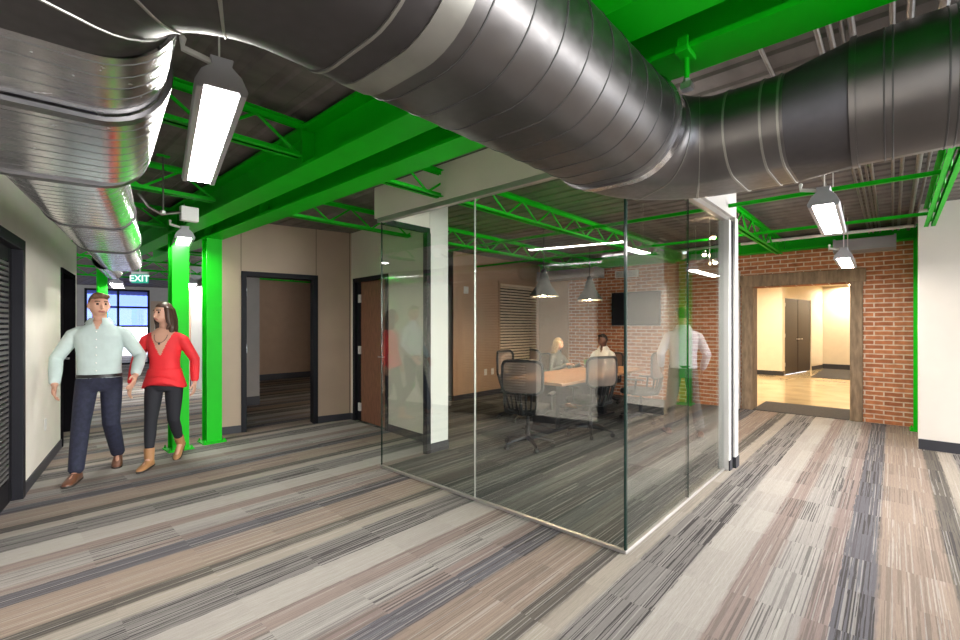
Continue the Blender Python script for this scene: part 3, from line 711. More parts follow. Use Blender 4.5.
for (x, y, lab) in ((5.3, 3.62, 'left of the two bell-shaped pendant lamps over the meeting table'), (6.6, 3.62, 'right of the two bell-shaped pendant lamps over the meeting table')):
    t = thing('pendant_lamp', lab, 'pendant lamp', (x, y, 1.86), 0, 'bell pendants over the meeting table')
    z = 1.86
    MB().lathe((x, y, z), [(.20, 0), (.205, .012), (.165, .07), (.115, .14), (.085, .20), (.06, .30), (.045, .33), (.040, .33), (.055, .295), (.08, .195), (.11, .135), (.16, .065), (.195, .01)], 28, False).build('lamp_shade', M['shade'], t, smooth=True)
    MB().lathe((x, y, z+.30), [(.045, 0), (.045, .06), (.02, .09)], 16).build('socket', M['chair_black'], t, smooth=True)
    MB().rod((x, y, z+.38), (x, y, Z+.02), .007, 8).build('stem', M['chair_black'], t)
    MB().ball((x, y, z+.06), .045, .045, .06, 14, 8).build('bulb', M['bulb'], t, smooth=True)
    mb = MB()
    for k in range(16):
        a = 2*PI*k/16; mb.ball((x+.19*math.cos(a), y+.19*math.sin(a), z+.004), .010, .010, .010, 6, 4)
    mb.build('rim_beads', M['chrome'], t)
t = thing('spotlight_cluster', 'three small star-bright spotlights on a stem behind the short glass side', 'spotlights', (6.5, 1.8, 2.3))
MB().rod((6.5, 1.8, 2.26), (6.5, 1.8, Z), .008, 8).build('stem', M['chrome'], t)
for (dx, dy, z) in ((.0, -.05, 2.62), (-.02, .06, 2.40), (.03, -.06, 2.29)):
    h = MB().lathe((6.5+dx, 1.8+dy, z), [(.018, .05), (.034, .03), (.036, 0), (.030, 0)], 14, False).build('lamp_head', M['chrome'], t, smooth=True)
    MB().ball((6.5+dx, 1.8+dy, z), .022, .022, .022, 10, 6).build('bulb', M['star'], h)

# ------------------------------------------------------------------ signs, plates, TV, blind
ex = Vector((1.87, 9.84)); exd = Vector((.80, -.60))
t = thing('exit_sign', 'green EXIT sign hanging in the hallway with white letters', 'exit sign', (ex.x, ex.y, 2.17))
exn = Vector((-.60, -.80))
mb = MB(); mb.obox(ex, exd, exn, -.13, .13, -.02, .02, 2.20, 2.355); mb.build('face_panel', M['exit'], t, bevel=.006)
mb = MB(); mb.obox(ex, exd, exn, -.13, .13, -.025, .025, 2.355, 2.40); mb.obox(ex, exd, exn, -.01, .01, -.01, .01, 2.40, Z+.03); mb.build('mounting', M['plate'], t)
cu = bpy.data.curves.new('exit_letters', 'FONT'); cu.body = 'EXIT'; cu.size = .155; cu.align_x = 'CENTER'; cu.align_y = 'CENTER'; cu.extrude = .003; cu.offset = .002
cu.materials.append(M['exit_text']); tmp = bpy.data.objects.new('tmp', cu); C.objects.link(tmp); dg = bpy.context.evaluated_depsgraph_get()
to = bpy.data.objects.new('exit_letters', bpy.data.meshes.new_from_object(tmp.evaluated_get(dg))); bpy.data.objects.remove(tmp); C.objects.link(to); to.parent = t
R = Matrix(((exd.x, 0, exn.x), (exd.y, 0, exn.y), (0, 1, 0))).to_4x4()
to.matrix_local = Matrix.Translation((exn.x*.024, exn.y*.024, .1075)) @ R
def plate(name, label, cat, o, ux, n, z0, z1, w, slots):
    t = thing(name, label, cat, (o[0], o[1], z0), 0)
    mb = MB(); mb.obox(o, ux, n, -w/2, w/2, 0, .008, z0, z1); mb.build('cover_plate', M['plate'], t, bevel=.002)
    for z in slots:
        mb = MB(); mb.obox(o, ux, n, -.017, .017, .008, .011, z-.013, z+.013); mb.build('socket' if len(slots) > 1 else 'toggle', M['paper'], t)
sq = sL(6.42); o = (LW0[0]+D2.x*sq, LW0[1]+D2.y*sq)
plate('wall_outlet', 'white wall outlet low on the left beige wall behind the man', 'outlet', o, D2, -N2, .38, .50, .075, (.41, .47))
for (ax, lab) in ((7.0, 'left of the two white outlets low on the meeting room wall'), (7.22, 'right of the two white outlets low on the meeting room wall')):
    plate('wall_outlet', lab, 'outlet', (ax, 6.23), Vector((1, 0)), Vector((0, -1)), .42, .55, .085, (.455, .515))
plate('wall_switch', 'small white square plate high on the meeting room tan wall', 'switch plate', (6.42, 6.23), Vector((1, 0)), Vector((0, -1)), 2.08, 2.22, .13, (2.15,))
plate('light_switch', 'white light switch on the brick left of the white wall stub', 'switch plate', (8.95, 2.25), Vector((0, 1)), Vector((-1, 0)), 1.12, 1.24, .08, (1.18,))
t = thing('wall_mounted_television', 'black flat television mounted on the brick in the meeting room', 'television', (8.9, 3.8, 1.46))
MB().box(8.87, 8.915, 3.35, 4.36, 1.45, 2.13).build('casing', M['black'], t, bevel=.006)
MB().box(8.865, 8.871, 3.37, 4.34, 1.475, 2.115).build('screen', M['dark_glass'], t)
MB().box(8.915, 8.948, 3.7, 4.0, 1.65, 1.95).build('wall_bracket', M['black'], t)
t = thing('window_blind', 'horizontal slatted blind over the meeting room window', 'blind', (8.1, 6.2, .55))
mb = MB(); z = .58
while z < 2.30: mb.add([(7.46, 6.205, z), (8.78, 6.205, z), (8.78, 6.23, z+.040), (7.46, 6.23, z+.040), (7.46, 6.207, z-.003), (8.78, 6.207, z-.003), (8.78, 6.232, z+.037), (7.46, 6.232, z+.037)], [(0,1,2,3),(7,6,5,4),(0,4,5,1),(2,6,7,3)]); z += .062
mb.build('slats', M['slat'], t)
MB().box(7.46, 8.78, 6.20, 6.25, 2.30, 2.35).build('head_rail', M['slat'], t)
for x in (7.8, 8.45): MB().rod((x, 6.202, .57), (x, 6.202, 2.31), .003, 5).build('ladder_cord', M['slat'], t)
struct(MB().box(7.42, 8.82, 6.36, 6.37, .5, 2.4).build('wall_behind_blind', M['black']))

# ------------------------------------------------------------------ meeting table, chairs
t = thing('meeting_table', 'long reddish wood meeting table with clipped boat shape', 'table', (6.05, 3.6, 0))
MB().prism([(4.77, 2.99), (6.0, 3.0), (7.5, 3.06), (7.5, 3.92), (6.0, 3.98), (4.77, 3.97)], .705, .742).build('tabletop', M['table'], t, bevel=.006)
for x in (5.35, 6.75):
    MB().box(x-.05, x+.05, 3.42, 3.82, .03, .705).build('leg', M['chair_black'], t, bevel=.008)
    MB().box(x-.28, x+.28, 3.40, 3.84, 0, .03).build('foot_plate', M['chair_black'], t, bevel=.008)
MB().box(5.4, 6.7, 3.58, 3.62, .30, .66).build('modesty_panel', M['chair_black'], t)

def heading(dx, dy): return math.atan2(-dx, dy)          # rz so that local +y points along (dx, dy)
def make_chair(label, loc, rz):
    """mesh task chair facing +y in its own frame"""
    t = thing('office_chair', label, 'office chair', (0, 0, 0), 0, 'black mesh chairs round the meeting table')
    mb = MB()
    def rrect(w, d, r, n=5, cx=0, cy=0):
        out = []
        for (sx, sy, a0) in ((1, 1, 0), (-1, 1, PI/2), (-1, -1, PI), (1, -1, 1.5*PI)):
            for k in range(n): a = a0+PI/2*k/(n-1); out.append((cx+sx*(w/2-r)+r*math.cos(a), cy+sy*(d/2-r)+r*math.sin(a)))
        return out
    R = []
    for (z, k) in ((.425, .94), (.44, 1.0), (.475, 1.0), (.495, .95), (.50, .8)): R.append([(x*k, y*k+.02, z) for x, y in rrect(.50, .48, .10)])
    mb.rings(R); mb.build('seat', M['chair_seat'], t, smooth=True)
    # curved back: rounded frame with a mesh panel above, ribs below
    def bk(x, z): return (x, -.245-.13*(z-.5)+.10*(x/.25)**2-.045*math.sin((z-.45)/.6*PI), z)
    loop = [bk(x, z+.86) for x, z in rrect(.48, .37, .075, 6)]
    mb = MB(); mb.tube(loop+[loop[0], loop[1]], .019, 8, caps=False); fr = mb.build('back_frame', M['chair_black'], t, smooth=True)
    mb = MB(); nx, nz = 8, 8
    g = [[bk(-.235+.47*i/nx, .685+.35*j/nz) for i in range(nx+1)] for j in range(nz+1)]
    vs = [p for r in g for p in r]
    mb.add(vs, [(j*(nx+1)+i, j*(nx+1)+i+1, (j+1)*(nx+1)+i+1, (j+1)*(nx+1)+i) for j in range(nz) for i in range(nx)]); mb.build('back_mesh', M['chair_mesh'], t, smooth=True)
    for k in range(7):
        x = -.19+.19/3*k; mb = MB(); mb.tube([bk(x*.82, .47), bk(x*.92, .58), bk(x, .68)], .0125, 6); mb.build('back_slat', M['chair_black'], fr)
    mb = MB(); mb.tube([bk(-.17, .475), bk(0, .47), bk(.17, .475)], .02, 6); mb.build('back_rail', M['chair_black'], fr)
    mb = MB(); mb.tube([(0, -.10, .42), (0, -.24, .44), (0, -.30, .56)], [.035, .03, .02], 8); mb.build('back_support', M['chair_black'], t, smooth=True)
    for s in (-1, 1):
        mb = MB(); mb.tube([(s*.22, 0, .44), (s*.29, 0, .46), (s*.29, -.02, .64)], .016, 8); ar = mb.build('armrest', M['chair_black'], t, smooth=True)
        mb = MB(); mb.tube([(s*.29, -.13, .655), (s*.29, .11, .655)], .032, 8, .45); mb.build('arm_pad', M['chair_black'], ar, smooth=True)
    MB().box(-.09, .09, -.12, .12, .39, .43).build('tilt_mechanism', M['chair_black'], t, bevel=.01)
    MB().lathe((0, 0, .10), [(.032, 0), (.032, .16), (.02, .165), (.02, .30)], 14).build('gas_lift', M['chair_black'], t, smooth=True)
    for k in range(5):
        a = 2*PI*k/5+.3; c, s = math.cos(a), math.sin(a)
        mb = MB(); mb.tube([(0, 0, .115), (c*.15, s*.15, .105), (c*.30, s*.30, .075)], [.032, .026, .017], 8); lg = mb.build('leg', M['chair_black'], t, smooth=True)
        mb = MB(); mb.tube([(c*.30-s*.022, s*.30+c*.022, .030), (c*.30+s*.022, s*.30-c*.022, .030)], .029, 12, caps=False); mb.rod((c*.30, s*.30, .03), (c*.30, s*.30, .08), .009, 6); mb.build('caster', M['chair_black'], lg)
    t.location = loc; t.rotation_euler = (0, 0, rz); t['label'] = label
    return t
ch = make_chair('mesh-back office chair nearest the camera, at the near end of the table', (4.40, 3.24, 0), -PI/2+.36)
dup(ch, (5.60, 4.30, 0), PI+.15, 'mesh-back office chair on the blind side, behind the nearest chair')
dup(ch, (6.36, 4.24, 0), heading(.8, -.6), 'mesh-back office chair on the blind side, next to the seated woman')
dup(ch, (5.44, 2.98, 0), heading(.36, .93), 'mesh-back office chair turned sideways at the right side of the table')
dup(ch, (6.75, 2.84, 0), .1, 'mesh-back office chair farther along the right side, before the seated man')
dup(ch, (7.08, 4.60, 0), PI, 'mesh-back office chair that the seated woman sits on').scale = (1, 1, .88)
dup(ch, (7.98, 4.04, 0), PI/2+.05, 'mesh-back office chair that the seated man in white sits on').scale = (1, 1, .88)
for (x, y, r, lab) in ((6.75, 3.35, .3, 'white sheet of paper on the table before the seated man, nearer the chair'), (7.05, 3.55, -.2, 'white sheet of paper on the table under the hand of the seated man'), (7.1, 3.75, .1, 'white sheet of paper on the table before the seated woman')):
    ux = Vector((math.cos(r), math.sin(r))); mb = MB(); mb.obox((x, y), ux, Vector((-ux.y, ux.x)), -.15, .15, -.105, .105, .743, .746)
    tag(mb.build('paper_sheet', M['paper']), lab, 'paper', 'papers on the meeting table')
t = thing('potted_plant', 'small green plant in a low pot on the meeting table', 'plant', (6.85, 3.80, .743))
MB().lathe((6.85, 3.80, .743), [(.05, 0), (.065, .05), (.06, .05)], 16).build('pot', M['pot'], t, smooth=True)
mb = MB()
for k in range(46):
    a = random.uniform(0, 2*PI); e = random.uniform(.25, 1.4); L_ = random.uniform(.09, .15); d = Vector((math.cos(a)*math.cos(e), math.sin(a)*math.cos(e), math.sin(e))); s_ = Vector((-math.sin(a), math.cos(a), 0))*.016
    p = Vector((6.85, 3.80, .79)); m_ = p+d*L_*.6; q = p+d*L_-Vector((0, 0, .02))
    mb.add([p, m_+s_, q, m_-s_, m_+Vector((0, 0, .004))], [(0,1,4),(1,2,4),(2,3,4),(3,0,4)])
mb.build('leaves', M['leaf'], t)

# ------------------------------------------------------------------ people
def remesh(mb, name, mats, parent, vox, sm=4, paint=None):
    """fuse overlapping pieces into one continuous skin"""
    me = bpy.data.meshes.new(name+'_raw'); me.from_pydata(mb.v, [], mb.f)
    bm = bmesh.new(); bm.from_mesh(me); bmesh.ops.recalc_face_normals(bm, faces=bm.faces); bm.to_mesh(me); bm.free()
    o = bpy.data.objects.new(name, me); C.objects.link(o)
    r = o.modifiers.new('r', 'REMESH'); r.mode = 'VOXEL'; r.voxel_size = vox
    s = o.modifiers.new('s', 'SMOOTH'); s.iterations = sm; s.factor = .5
    dg = bpy.context.evaluated_depsgraph_get()
    new = bpy.data.meshes.new_from_object(o.evaluated_get(dg)); o.modifiers.clear(); o.data = new; bpy.data.meshes.remove(me)
    new.name = name; new.materials.clear()
    for m in mats: new.materials.append(m)
    new.shade_smooth()
    if paint:
        for p in new.polygons: p.material_index = paint(p.center)
    o.parent = parent; WM[o] = WM[parent]
    return o

def person(label, loc, rz, H, J, skin, top, bottom, shoe, hair, female=False, look=0.0, tilt=0.0, long_hair=False, boots=False, group=None, vox=.0085, vneck=None, belt=True, peplum=False, curl=1.0):
    """J: joints in the person's own frame (x = own right, y = forward), before scaling to height H"""
    t = thing('person', label, 'person', loc, rz)
    k = H/1.78; S = lambda p: Vector(p)*k
    root = Vector(J['pelvis']); lean = Matrix.Rotation(J.get('lean', 0), 4, 'X'); yaw = Matrix.Rotation(J.get('twist', 0), 4, 'Z')
    def T(p):                       # torso point given with the pelvis at z = .95
        q = yaw @ (lean @ (Vector(p)-Vector((0, 0, .95)))); return S(root+q)
    sw = .175 if female else .195
    fs = .9 if female else 1.0
    def torso(e, z0=.88, z1=1.53):
        rows = [(.86, .165, .110), (.95, .170, .118), (1.05, .150 if female else .163, .105), (1.15, .145 if female else .165, .108), (1.27, .165 if female else .180, .122), (1.36, .178 if female else .196, .116), (1.425, .160, .095), (1.465, .105, .078), (1.50, .066, .062), (1.53, .056, .058)]
        rs = []
        for (z, rx, ry) in rows:
            if z < z0-1e-6 or z > z1+1e-6: continue
            rs.append([T(((rx*fs+e)*math.copysign(abs(math.cos(a))**.8, math.cos(a)), (ry+e)*math.copysign(abs(math.sin(a))**.9, math.sin(a))-.005, z)) for a in [2*PI*i/28 for i in range(28)]])
        return rs
    sh = {s: T((s*sw*.90, 0, 1.395)) for s in (1, -1)}
    el = {1: S(root)+S(J['elR']), -1: S(root)+S(J['elL'])}; wr = {1: S(root)+S(J['wrR']), -1: S(root)+S(J['wrL'])}
    hip = {s: S(root)+S((s*.092, 0, -.02)) for s in (1, -1)}
    kn = {1: S(J['knR']), -1: S(J['knL'])}; an = {1: S(J['anR']), -1: S(J['anL'])}
    hc = T((0, .012, 1.50))+Vector((0, .012, .155))*k; look_m = Matrix.Translation(hc) @ Matrix.Rotation(look, 4, 'Z') @ Matrix.Rotation(tilt, 4, 'X')
    # ---- body
    b = MB(); b.rings(torso(-.016)); b.tube([T((0, -.01, 1.44)), hc+Vector((0, -.015, -.05))*k], [.060*k*fs, .055*k*fs], 16)
    def hd(d, q):
        z = d.z
        if z < 0: q.x *= 1-.30*z*z*(1 if female else .8); q.y *= 1-.12*z*z
        if d.y > .3 and -.75 < z < -.3: q.y += .008*k
        if d.y > .75 and abs(z-.02) < .18 and .18 < abs(d.x) < .55: q.y -= .008*k        # eye sockets
        if d.y < 0: q.y *= 1.03
        return q
    h = MB(); h.ball((0, 0, 0), .077*k, .098*k, .120*k, 28, 22, hd)
    h.tube([(0, .090*k, .02*k), (0, .104*k, -.012*k), (0, .112*k, -.030*k)], [.007*k, .010*k, .014*k], 8)
    h.tube([(-.02*k, .090*k, -.062*k), (0, .096*k, -.061*k), (.02*k, .090*k, -.062*k)], .0085*k, 8)
    h.tube([(-.045*k, .082*k, .034*k), (0, .096*k, .036*k), (.045*k, .082*k, .034*k)], .009*k, 8)
    for s in (1, -1): h.ball((s*.078*k, -.005*k, -.005*k), .012*k, .022*k, .034*k, 10, 8)
    h.xform(look_m); b.v, off = b.v, len(b.v); b.add(h.v, h.f)
    for s in (1, -1):
        b.tube([sh[s]+Vector((-s*.05, 0, .0))*k, sh[s]*.85+el[s]*.15, sh[s]*.45+el[s]*.55, el[s], el[s]*.6+wr[s]*.4, wr[s]], [r*k*fs for r in (.036, .048, .046, .040, .041, .028)], 12)
        # hand
        fw = (wr[s]-el[s]).normalized(); hd_ = (fw+Vector(J.get('handdir', (0, .15, -.25)))).normalized()
        inn = Vector((-s, 0, 0)); fwd = Vector((0, 1, 0))
        pn = (inn-hd_*inn.dot(hd_)).normalized()             # palm faces the thigh
        if 'palm' in J: pn = Vector(J['palm']); pn = (pn-hd_*pn.dot(hd_)).normalized()
        ac = hd_.cross(pn)
        if ac.dot(fwd) < 0: ac = -ac                         # towards the thumb side
        hk = k*fs
        b.tube([wr[s], wr[s]+hd_*.045*hk, wr[s]+hd_*.092*hk], [.030*hk, .041*hk, .038*hk], 12, [.75, .42, .42], side=ac)
        for i, (o_, L_) in enumerate(((.028, .072), (.0095, .082), (-.0095, .076), (-.028, .060))):
            p0 = wr[s]+hd_*.082*hk+ac*o_*hk; c_ = curl
            d1 = (hd_+pn*.25*c_+ac*o_*3).normalized(); d2 = (hd_+pn*.75*c_).normalized(); d3 = (hd_*.7+pn*1.1*c_).normalized()
            p1 = p0+d1*(L_*.5+.012)*hk; p2 = p1+d2*L_*.32*hk; p3 = p2+d3*L_*.26*hk
            b.tube([p0, p1, p2, p3], [.0098*hk, .0093*hk, .0086*hk, .0075*hk], 8)
        q0 = wr[s]+hd_*.028*hk+ac*.026*hk; q1 = q0+(hd_*.6+ac*.8+pn*.3).normalized()*.036*hk; q2 = q1+(hd_*.95+ac*.3+pn*.3).normalized()*.030*hk; q3 = q2+(hd_+pn*.25).normalized()*.022*hk
        b.tube([q0, q1, q2, q3], [.0145*hk, .0125*hk, .0105*hk, .0085*hk], 8)
        b.tube([hip[s], hip[s]*.5+kn[s]*.5, kn[s], kn[s]*.65+an[s]*.35, an[s]], [r*k for r in (.074, .062, .046, .046, .034)], 12)
        fdv = Vector(J['ftR' if s == 1 else 'ftL']).normalized()
        b.tube([an[s], an[s]+fdv*.05*k+Vector((0, 0, -.03))*k, an[s]+fdv*.13*k+Vector((0, 0, -.05))*k], [.030*k, .028*k, .020*k], 8)
    inv = look_m.inverted()
    def paint(c):
        q = inv @ c
        if q.length < .15*k and q.y > .07*k:
            for s in (1, -1):
                if (Vector((q.x, q.z))-Vector((s*.031*k, .012*k))).length < .0105*k: return 2
                if abs(q.x-s*.032*k) < .019*k and abs(q.z-.037*k) < .0055*k: return 3
            if abs(q.x) < .024*k and abs(q.z+.061*k) < .008*k: return 1
        return 0
    remesh(b, 'body', [skin, M['lips'], M['eye'], hair], t, vox*.8, 3, paint)
    # ---- top garment
    g = MB(); g.rings(torso(.008, .95 if not peplum else .86, 1.50))
    for s in (1, -1):
        wq = wr[s]*.9+el[s]*.1
        g.tube([sh[s]+Vector((-s*.045, 0, .012))*k, sh[s]*.88+el[s]*.12, sh[s]*.5+el[s]*.5, el[s], el[s]*.55+wr[s]*.45, wq], [r*k*fs for r in (.056, .069, .063, .056, .053, .043)], 14)
    if peplum:
        rs = []
        for (z, rx, ry) in ((1.05, .160, .120), (.98, .175, .138), (.90, .20, .165), (.84, .215, .185)):
            rs.append([T((rx*math.cos(a), ry*math.sin(a), z+(.085*max(0, math.sin(a))**4 if z < .95 else 0))) for a in [2*PI*i/28 for i in range(28)]])
        g.rings(rs)
    invT = (Matrix.Translation(S(root)) @ yaw @ lean).inverted()
    vst = 1.20 if peplum else 1.42
    def tp(c):
        if not peplum and not vneck: return 0
        q = (invT @ c)/k; zz = q.z+.95
        if q.y > .02 and zz > vst and abs(q.x) < (zz-vst)*.42+.004 and zz < 1.52: return 1
        return 0
    remesh(g, 'jacket' if peplum else 'shirt', [top]+([vneck] if vneck else []), t, vox, 4, tp)
    if not peplum:
        cb = MB()                                           # turned-down collar, open at the front
        rs = []
        for j, (z, r) in enumerate(((1.470, .098), (1.528, .074), (1.535, .079), (1.475, .116))):
            rs.append([T((r*fs*math.cos(a), r*fs*math.sin(a)*1.0, z-(.02 if abs(a-PI/2) < .5 and j in (0, 3) else 0))) for a in [PI/2+.42+(2*PI-.84)*i/24 for i in range(25)]])
        vs = [p for r in rs for p in r]; n_ = 25
        cb.add(vs, [(j*n_+i, j*n_+i+1, (j+1)*n_+i+1, (j+1)*n_+i) for j in range(3) for i in range(24)])
        cb.build_local = None
        o = MB(); o.v = [WM[t] @ p for p in cb.v]; o.f = cb.f; o.m = cb.m; o.build('collar', top, t, smooth=True)
        pl = MB()
        for i in range(6):
            z = 1.40-.075*i; p = T((0, .124 if z > 1.1 else .128, z)); pl.ball(p, .007, .004, .007, 8, 5)
        o = MB(); o.v = [WM[t] @ p for p in pl.v]; o.f = pl.f; o.m = pl.m; o.build('buttons', M['paper'], t)
    # ---- trousers
    g = MB(); wide = .0 if female else .012
    rs = []
    for (z, rx, ry) in ((.99, .166, .116), (.93, .176, .124), (.87, .182, .124), (.82, .165, .112)):
        rs.append([S(root)+S((rx*fs*math.cos(a) if not female else rx*.96*math.cos(a), ry*math.sin(a), z-.95)) for a in [2*PI*i/26 for i in range(26)]])
    g.rings(rs)
    for s in (1, -1):
        hem = an[s]*.97+kn[s]*.03 if not boots else an[s]*.80+kn[s]*.20
        g.tube([hip[s], hip[s]*.55+kn[s]*.45, kn[s], kn[s]*.6+an[s]*.4, hem], [r*k for r in (.092, .082+wide*.3, .060+wide, .055+wide*1.1, (.040 if female else .060))], 16)
    remesh(g, 'trousers', [bottom], t, vox, 4)
    if belt:
        g = MB(); g.rings([[S(root)+S((rx*math.cos(a), ry*math.sin(a), z)) for a in [2*PI*i/30 for i in range(30)]] for rx, ry, z in ((.174, .126, .005), (.180, .131, .006), (.180, .131, .036), (.174, .126, .037))], False)
        o = MB(); o.v = [WM[t] @ p for p in g.v]; o.f = g.f; o.m = g.m; o.build('belt', M['chair_black'], t, smooth=True)
    # ---- shoes
    for s in (1, -1):
        fv = Vector(J['ftR' if s == 1 else 'ftL']).normalized(); sd = Vector((fv.y, -fv.x, 0)).normalized(); up = sd.cross(fv).normalized()
        base = an[s]-up*.085*k
        g = MB(); rs = []
        for (y, w, hh) in ((-.075, .020, .05), (-.065, .034, .085), (-.02, .038, .10), (.05, .040, .085), (.11, .046, .060), (.16, .045, .048), (.195, .034, .036), (.212, .012, .022)):
            rs.append([base+fv*y*k+sd*w*math.cos(a)*k*(.9 if female else 1)+up*((hh/2+hh/2*math.sin(a)) if math.sin(a) > 0 else (hh/2+hh/2*max(-1, math.sin(a)*1.6)))*k for a in [2*PI*i/18 for i in range(18)]])
        g.rings(rs)
        if boots: g.tube([base+up*.06*k-fv*.01*k, an[s]+(kn[s]-an[s])*.27], [.044*k, .050*k], 14)
        sh_o = remesh(g, 'boot' if boots else 'shoe', [shoe], t, .007, 3)
        g = MB(); g.prism([(0, 0)]*3, 0, 0) if False else None
        out = [(-.08, -.028), (-.08, .028), (.0, .036), (.06, .040), (.13, .047), (.18, .042), (.214, .016), (.214, -.016), (.18, -.042), (.13, -.047), (.06, -.040), (.0, -.036)]
        g.rings([[base+fv*y*k+sd*x*k*(.9 if female else 1)+up*z*k for y, x in out] for z in (-.002, .016)])
        o = MB(); o.v = [WM[t] @ p for p in g.v]; o.f = g.f; o.m = g.m; o.build('sole', M['sole'], sh_o)
    # ---- hair
    g = MB()
    def hh(d, q):
        front = d.y > .2 and d.z < .52
        if front: q *= .90
        if d.z < -.35 and not long_hair: q *= .82
        return q
    g.ball((0, -.006*k, .010*k), .084*k, .104*k, .122*k, 26, 20, hh)
    if long_hair:
        for (x, y, z2, r) in ((-.07, -.02, -.24, .030), (.07, -.02, -.24, .030), (-.045, -.065, -.27, .040), (.045, -.065, -.27, .040), (0, -.085, -.28, .042), (-.078, .015, -.17, .020), (.078, .015, -.17, .020)):
            g.tube([(x*.9*k, y*k, .05*k), (x*1.12*k, y*1.08*k, -.07*k), (x*1.18*k, (y-.01)*k, z2*.7*k), (x*1.0*k, (y+.01)*k, z2*k)], [.03*k, (r+.006)*k, r*1.05*k, r*.6*k], 10)
    else:
        g.tube([(-.055*k, .055*k, .085*k), (0, .075*k, .092*k), (.055*k, .055*k, .085*k)], .026*k, 10)
    g.xform(look_m); remesh(g, 'hair', [hair], t, .0075, 3)
    return t

def zup(p): return (p[0], p[1], p[2])
# man and woman walking towards the camera along the left wall
walk = {'pelvis': (0, 0, .93), 'elR': (.335, -.05, .19), 'elL': (-.325, .0, .20), 'wrR': (.30, .13, -.045), 'wrL': (-.315, .21, .02),
        'knR': (.11, .14, .495), 'knL': (-.095, .03, .48), 'anR': (.12, .25, .09), 'anL': (-.10, -.24, .115), 'ftR': (.12, 1, 0), 'ftL': (-.12, 1, -.16)}
hd = math.atan2
def heading(dx, dy): return math.atan2(-dx, dy)          # rz so that local +y points along (dx, dy)
person('man in pale aqua shirt and navy jeans walking on the left', (.78, 5.83, 0), heading(-.33, -.94), 1.80, walk, M['skin_light'], M['shirt_aqua'], M['denim'], M['brown_shoe'], M['hair_brown'], look=.45, vneck=M['skin_light'])
walkw = {'pelvis': (0, 0, .93), 'elR': (.285, -.04, .20), 'elL': (-.285, -.03, .20), 'wrR': (.30, .05, -.06), 'wrL': (-.30, .02, -.055),
         'knR': (.085, .12, .49), 'knL': (-.085, .0, .47), 'anR': (.085, .17, .09), 'anL': (-.075, -.22, .16), 'ftR': (.05, 1, 0), 'ftL': (-.05, 1, -.5)}
w = person('woman in red jacket and black trousers walking beside the man', (1.30, 5.72, 0), heading(-.55, -.84), 1.72, walkw, M['skin_light'], M['red'], M['black_cloth'], M['tan_boot'], M['hair_dark'], female=True, look=-.55, long_hair=True, boots=True, vneck=M['skin_light'], belt=False, peplum=True)
mb = MB(); mb.v = []
ww = WM[w]; kk = 1.72/1.78
mb = MB(); pts = [ww @ (Vector((.062*math.cos(a), .095+.045*(-math.sin(a)), 1.405+.085*math.sin(a)))*kk) for a in [PI*(1+i/14) for i in range(15)]]
mb.tube(pts, .0025, 6); nk = mb.build('necklace', M['chair_black'], w, smooth=True)
mb = MB(); mb.ball(ww @ (Vector((0, .142, 1.312))*kk), .010, .006, .014, 8, 6); mb.build('necklace_bead', M['chair_black'], nk)
# man walking away inside the glass room
away = {'pelvis': (0, 0, .93), 'elR': (.285, -.06, .19), 'elL': (-.285, .0, .19), 'wrR': (.27, .12, -.03), 'wrL': (-.25, .17, .0),
        'knR': (.15, .06, .49), 'knL': (-.13, .10, .49), 'anR': (.20, -.10, .10), 'anL': (-.17, .14, .09), 'ftR': (.2, 1, -.1), 'ftL': (-.1, 1, 0)}
person('man in pale pink shirt and grey trousers seen from behind through the short glass side', (6.20, 2.04, 0), heading(.80, .45), 1.72, away, M['skin_light'], M['shirt_lilac'], M['grey_cloth'], M['brown_shoe'], M['hair_brown'], look=.35)
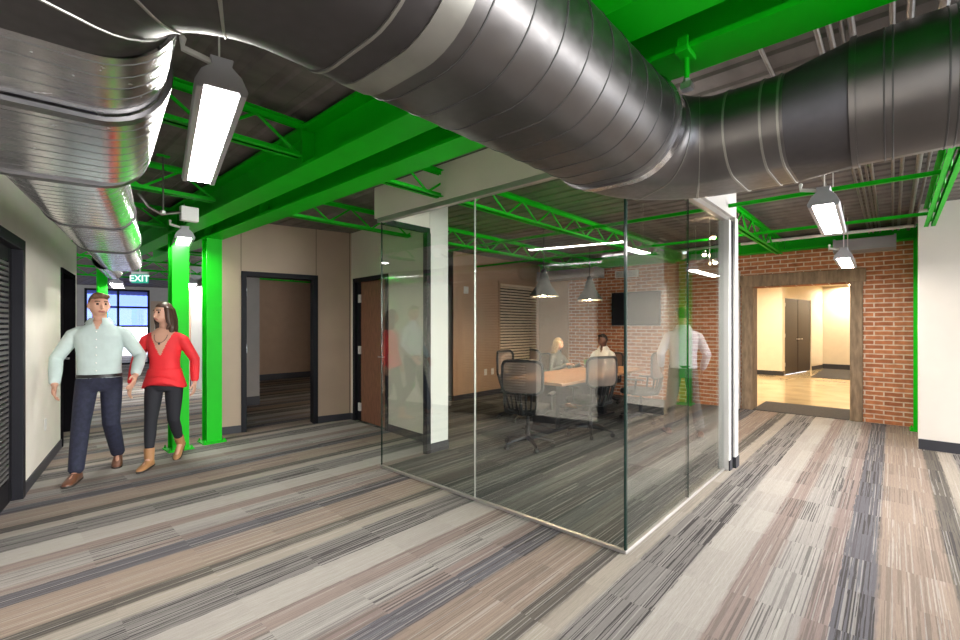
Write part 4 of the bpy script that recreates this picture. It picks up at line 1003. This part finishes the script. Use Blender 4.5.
# seated pair
sit = {'pelvis': (0, 0, .56), 'lean': -.12, 'elR': (.31, .12, .16), 'elL': (-.33, .20, .16), 'wrR': (.12, .38, .30), 'wrL': (-.22, .50, .295), 'palm': (0, 0, -1), 'handdir': (0, 1.5, -.1),
       'knR': (.13, .42, .50), 'knL': (-.13, .42, .50), 'anR': (.13, .40, .09), 'anL': (-.13, .44, .09), 'ftR': (.1, 1, 0), 'ftL': (-.1, 1, 0)}
person('dark-skinned man in white shirt seated at the far end of the table', (7.95, 4.04, 0), heading(-1, .05), 1.66, sit, M['skin_dark'], M['shirt_white'], M['black_cloth'], M['brown_shoe'], M['hair_black'], look=-.30, vox=.010, vneck=M['skin_dark'])
person('woman with blond hair and grey jacket seated at the table in profile', (7.08, 4.60, 0), heading(0, -1), 1.58, sit, M['skin_light'], M['grey_jacket'], M['black_cloth'], M['brown_shoe'], M['hair_blond'], female=True, look=.25, tilt=-.1, long_hair=True, belt=False, vox=.010)

# ------------------------------------------------------------------ world, camera
w = bpy.data.worlds.new('daylight'); bpy.context.scene.world = w; w.use_nodes = True
bg = w.node_tree.nodes['Background']; bg.inputs['Color'].default_value = (.86, .91, 1.0, 1); bg.inputs['Strength'].default_value = 2.0
sd = bpy.data.lights.new('fill_sun', 'SUN'); sd.energy = 6.0; sd.angle = math.radians(50); sd.color = (1.0, .97, .93)  # wide, near-level sun added as soft fill for the left wall
so = bpy.data.objects.new('fill_sun', sd); C.objects.link(so); so.rotation_euler = Vector((-.42, .90, -.03)).to_track_quat('-Z', 'Y').to_euler()
cam = bpy.data.cameras.new('camera'); co = bpy.data.objects.new('camera', cam); C.objects.link(co)
cam.sensor_width = 36; cam.lens = 453/960*36; cam.shift_y = 5/960; cam.clip_start = .02; cam.clip_end = 200
co.location = (0, 0, 1.46); co.rotation_euler = (PI/2, 0, -math.radians(47.64))
sc = bpy.context.scene; sc.camera = co
sc.view_settings.view_transform = 'Standard'; sc.view_settings.look = 'None'; sc.view_settings.gamma = 1; sc.view_settings.exposure = 0.9
sc.view_settings.use_curve_mapping = False
sc.cycles.max_bounces = 10; sc.cycles.transparent_max_bounces = 24; sc.cycles.diffuse_bounces = 5; sc.cycles.glossy_bounces = 5
sc.cycles.sample_clamp_indirect = 6; sc.cycles.caustics_reflective = False; sc.cycles.caustics_refractive = False
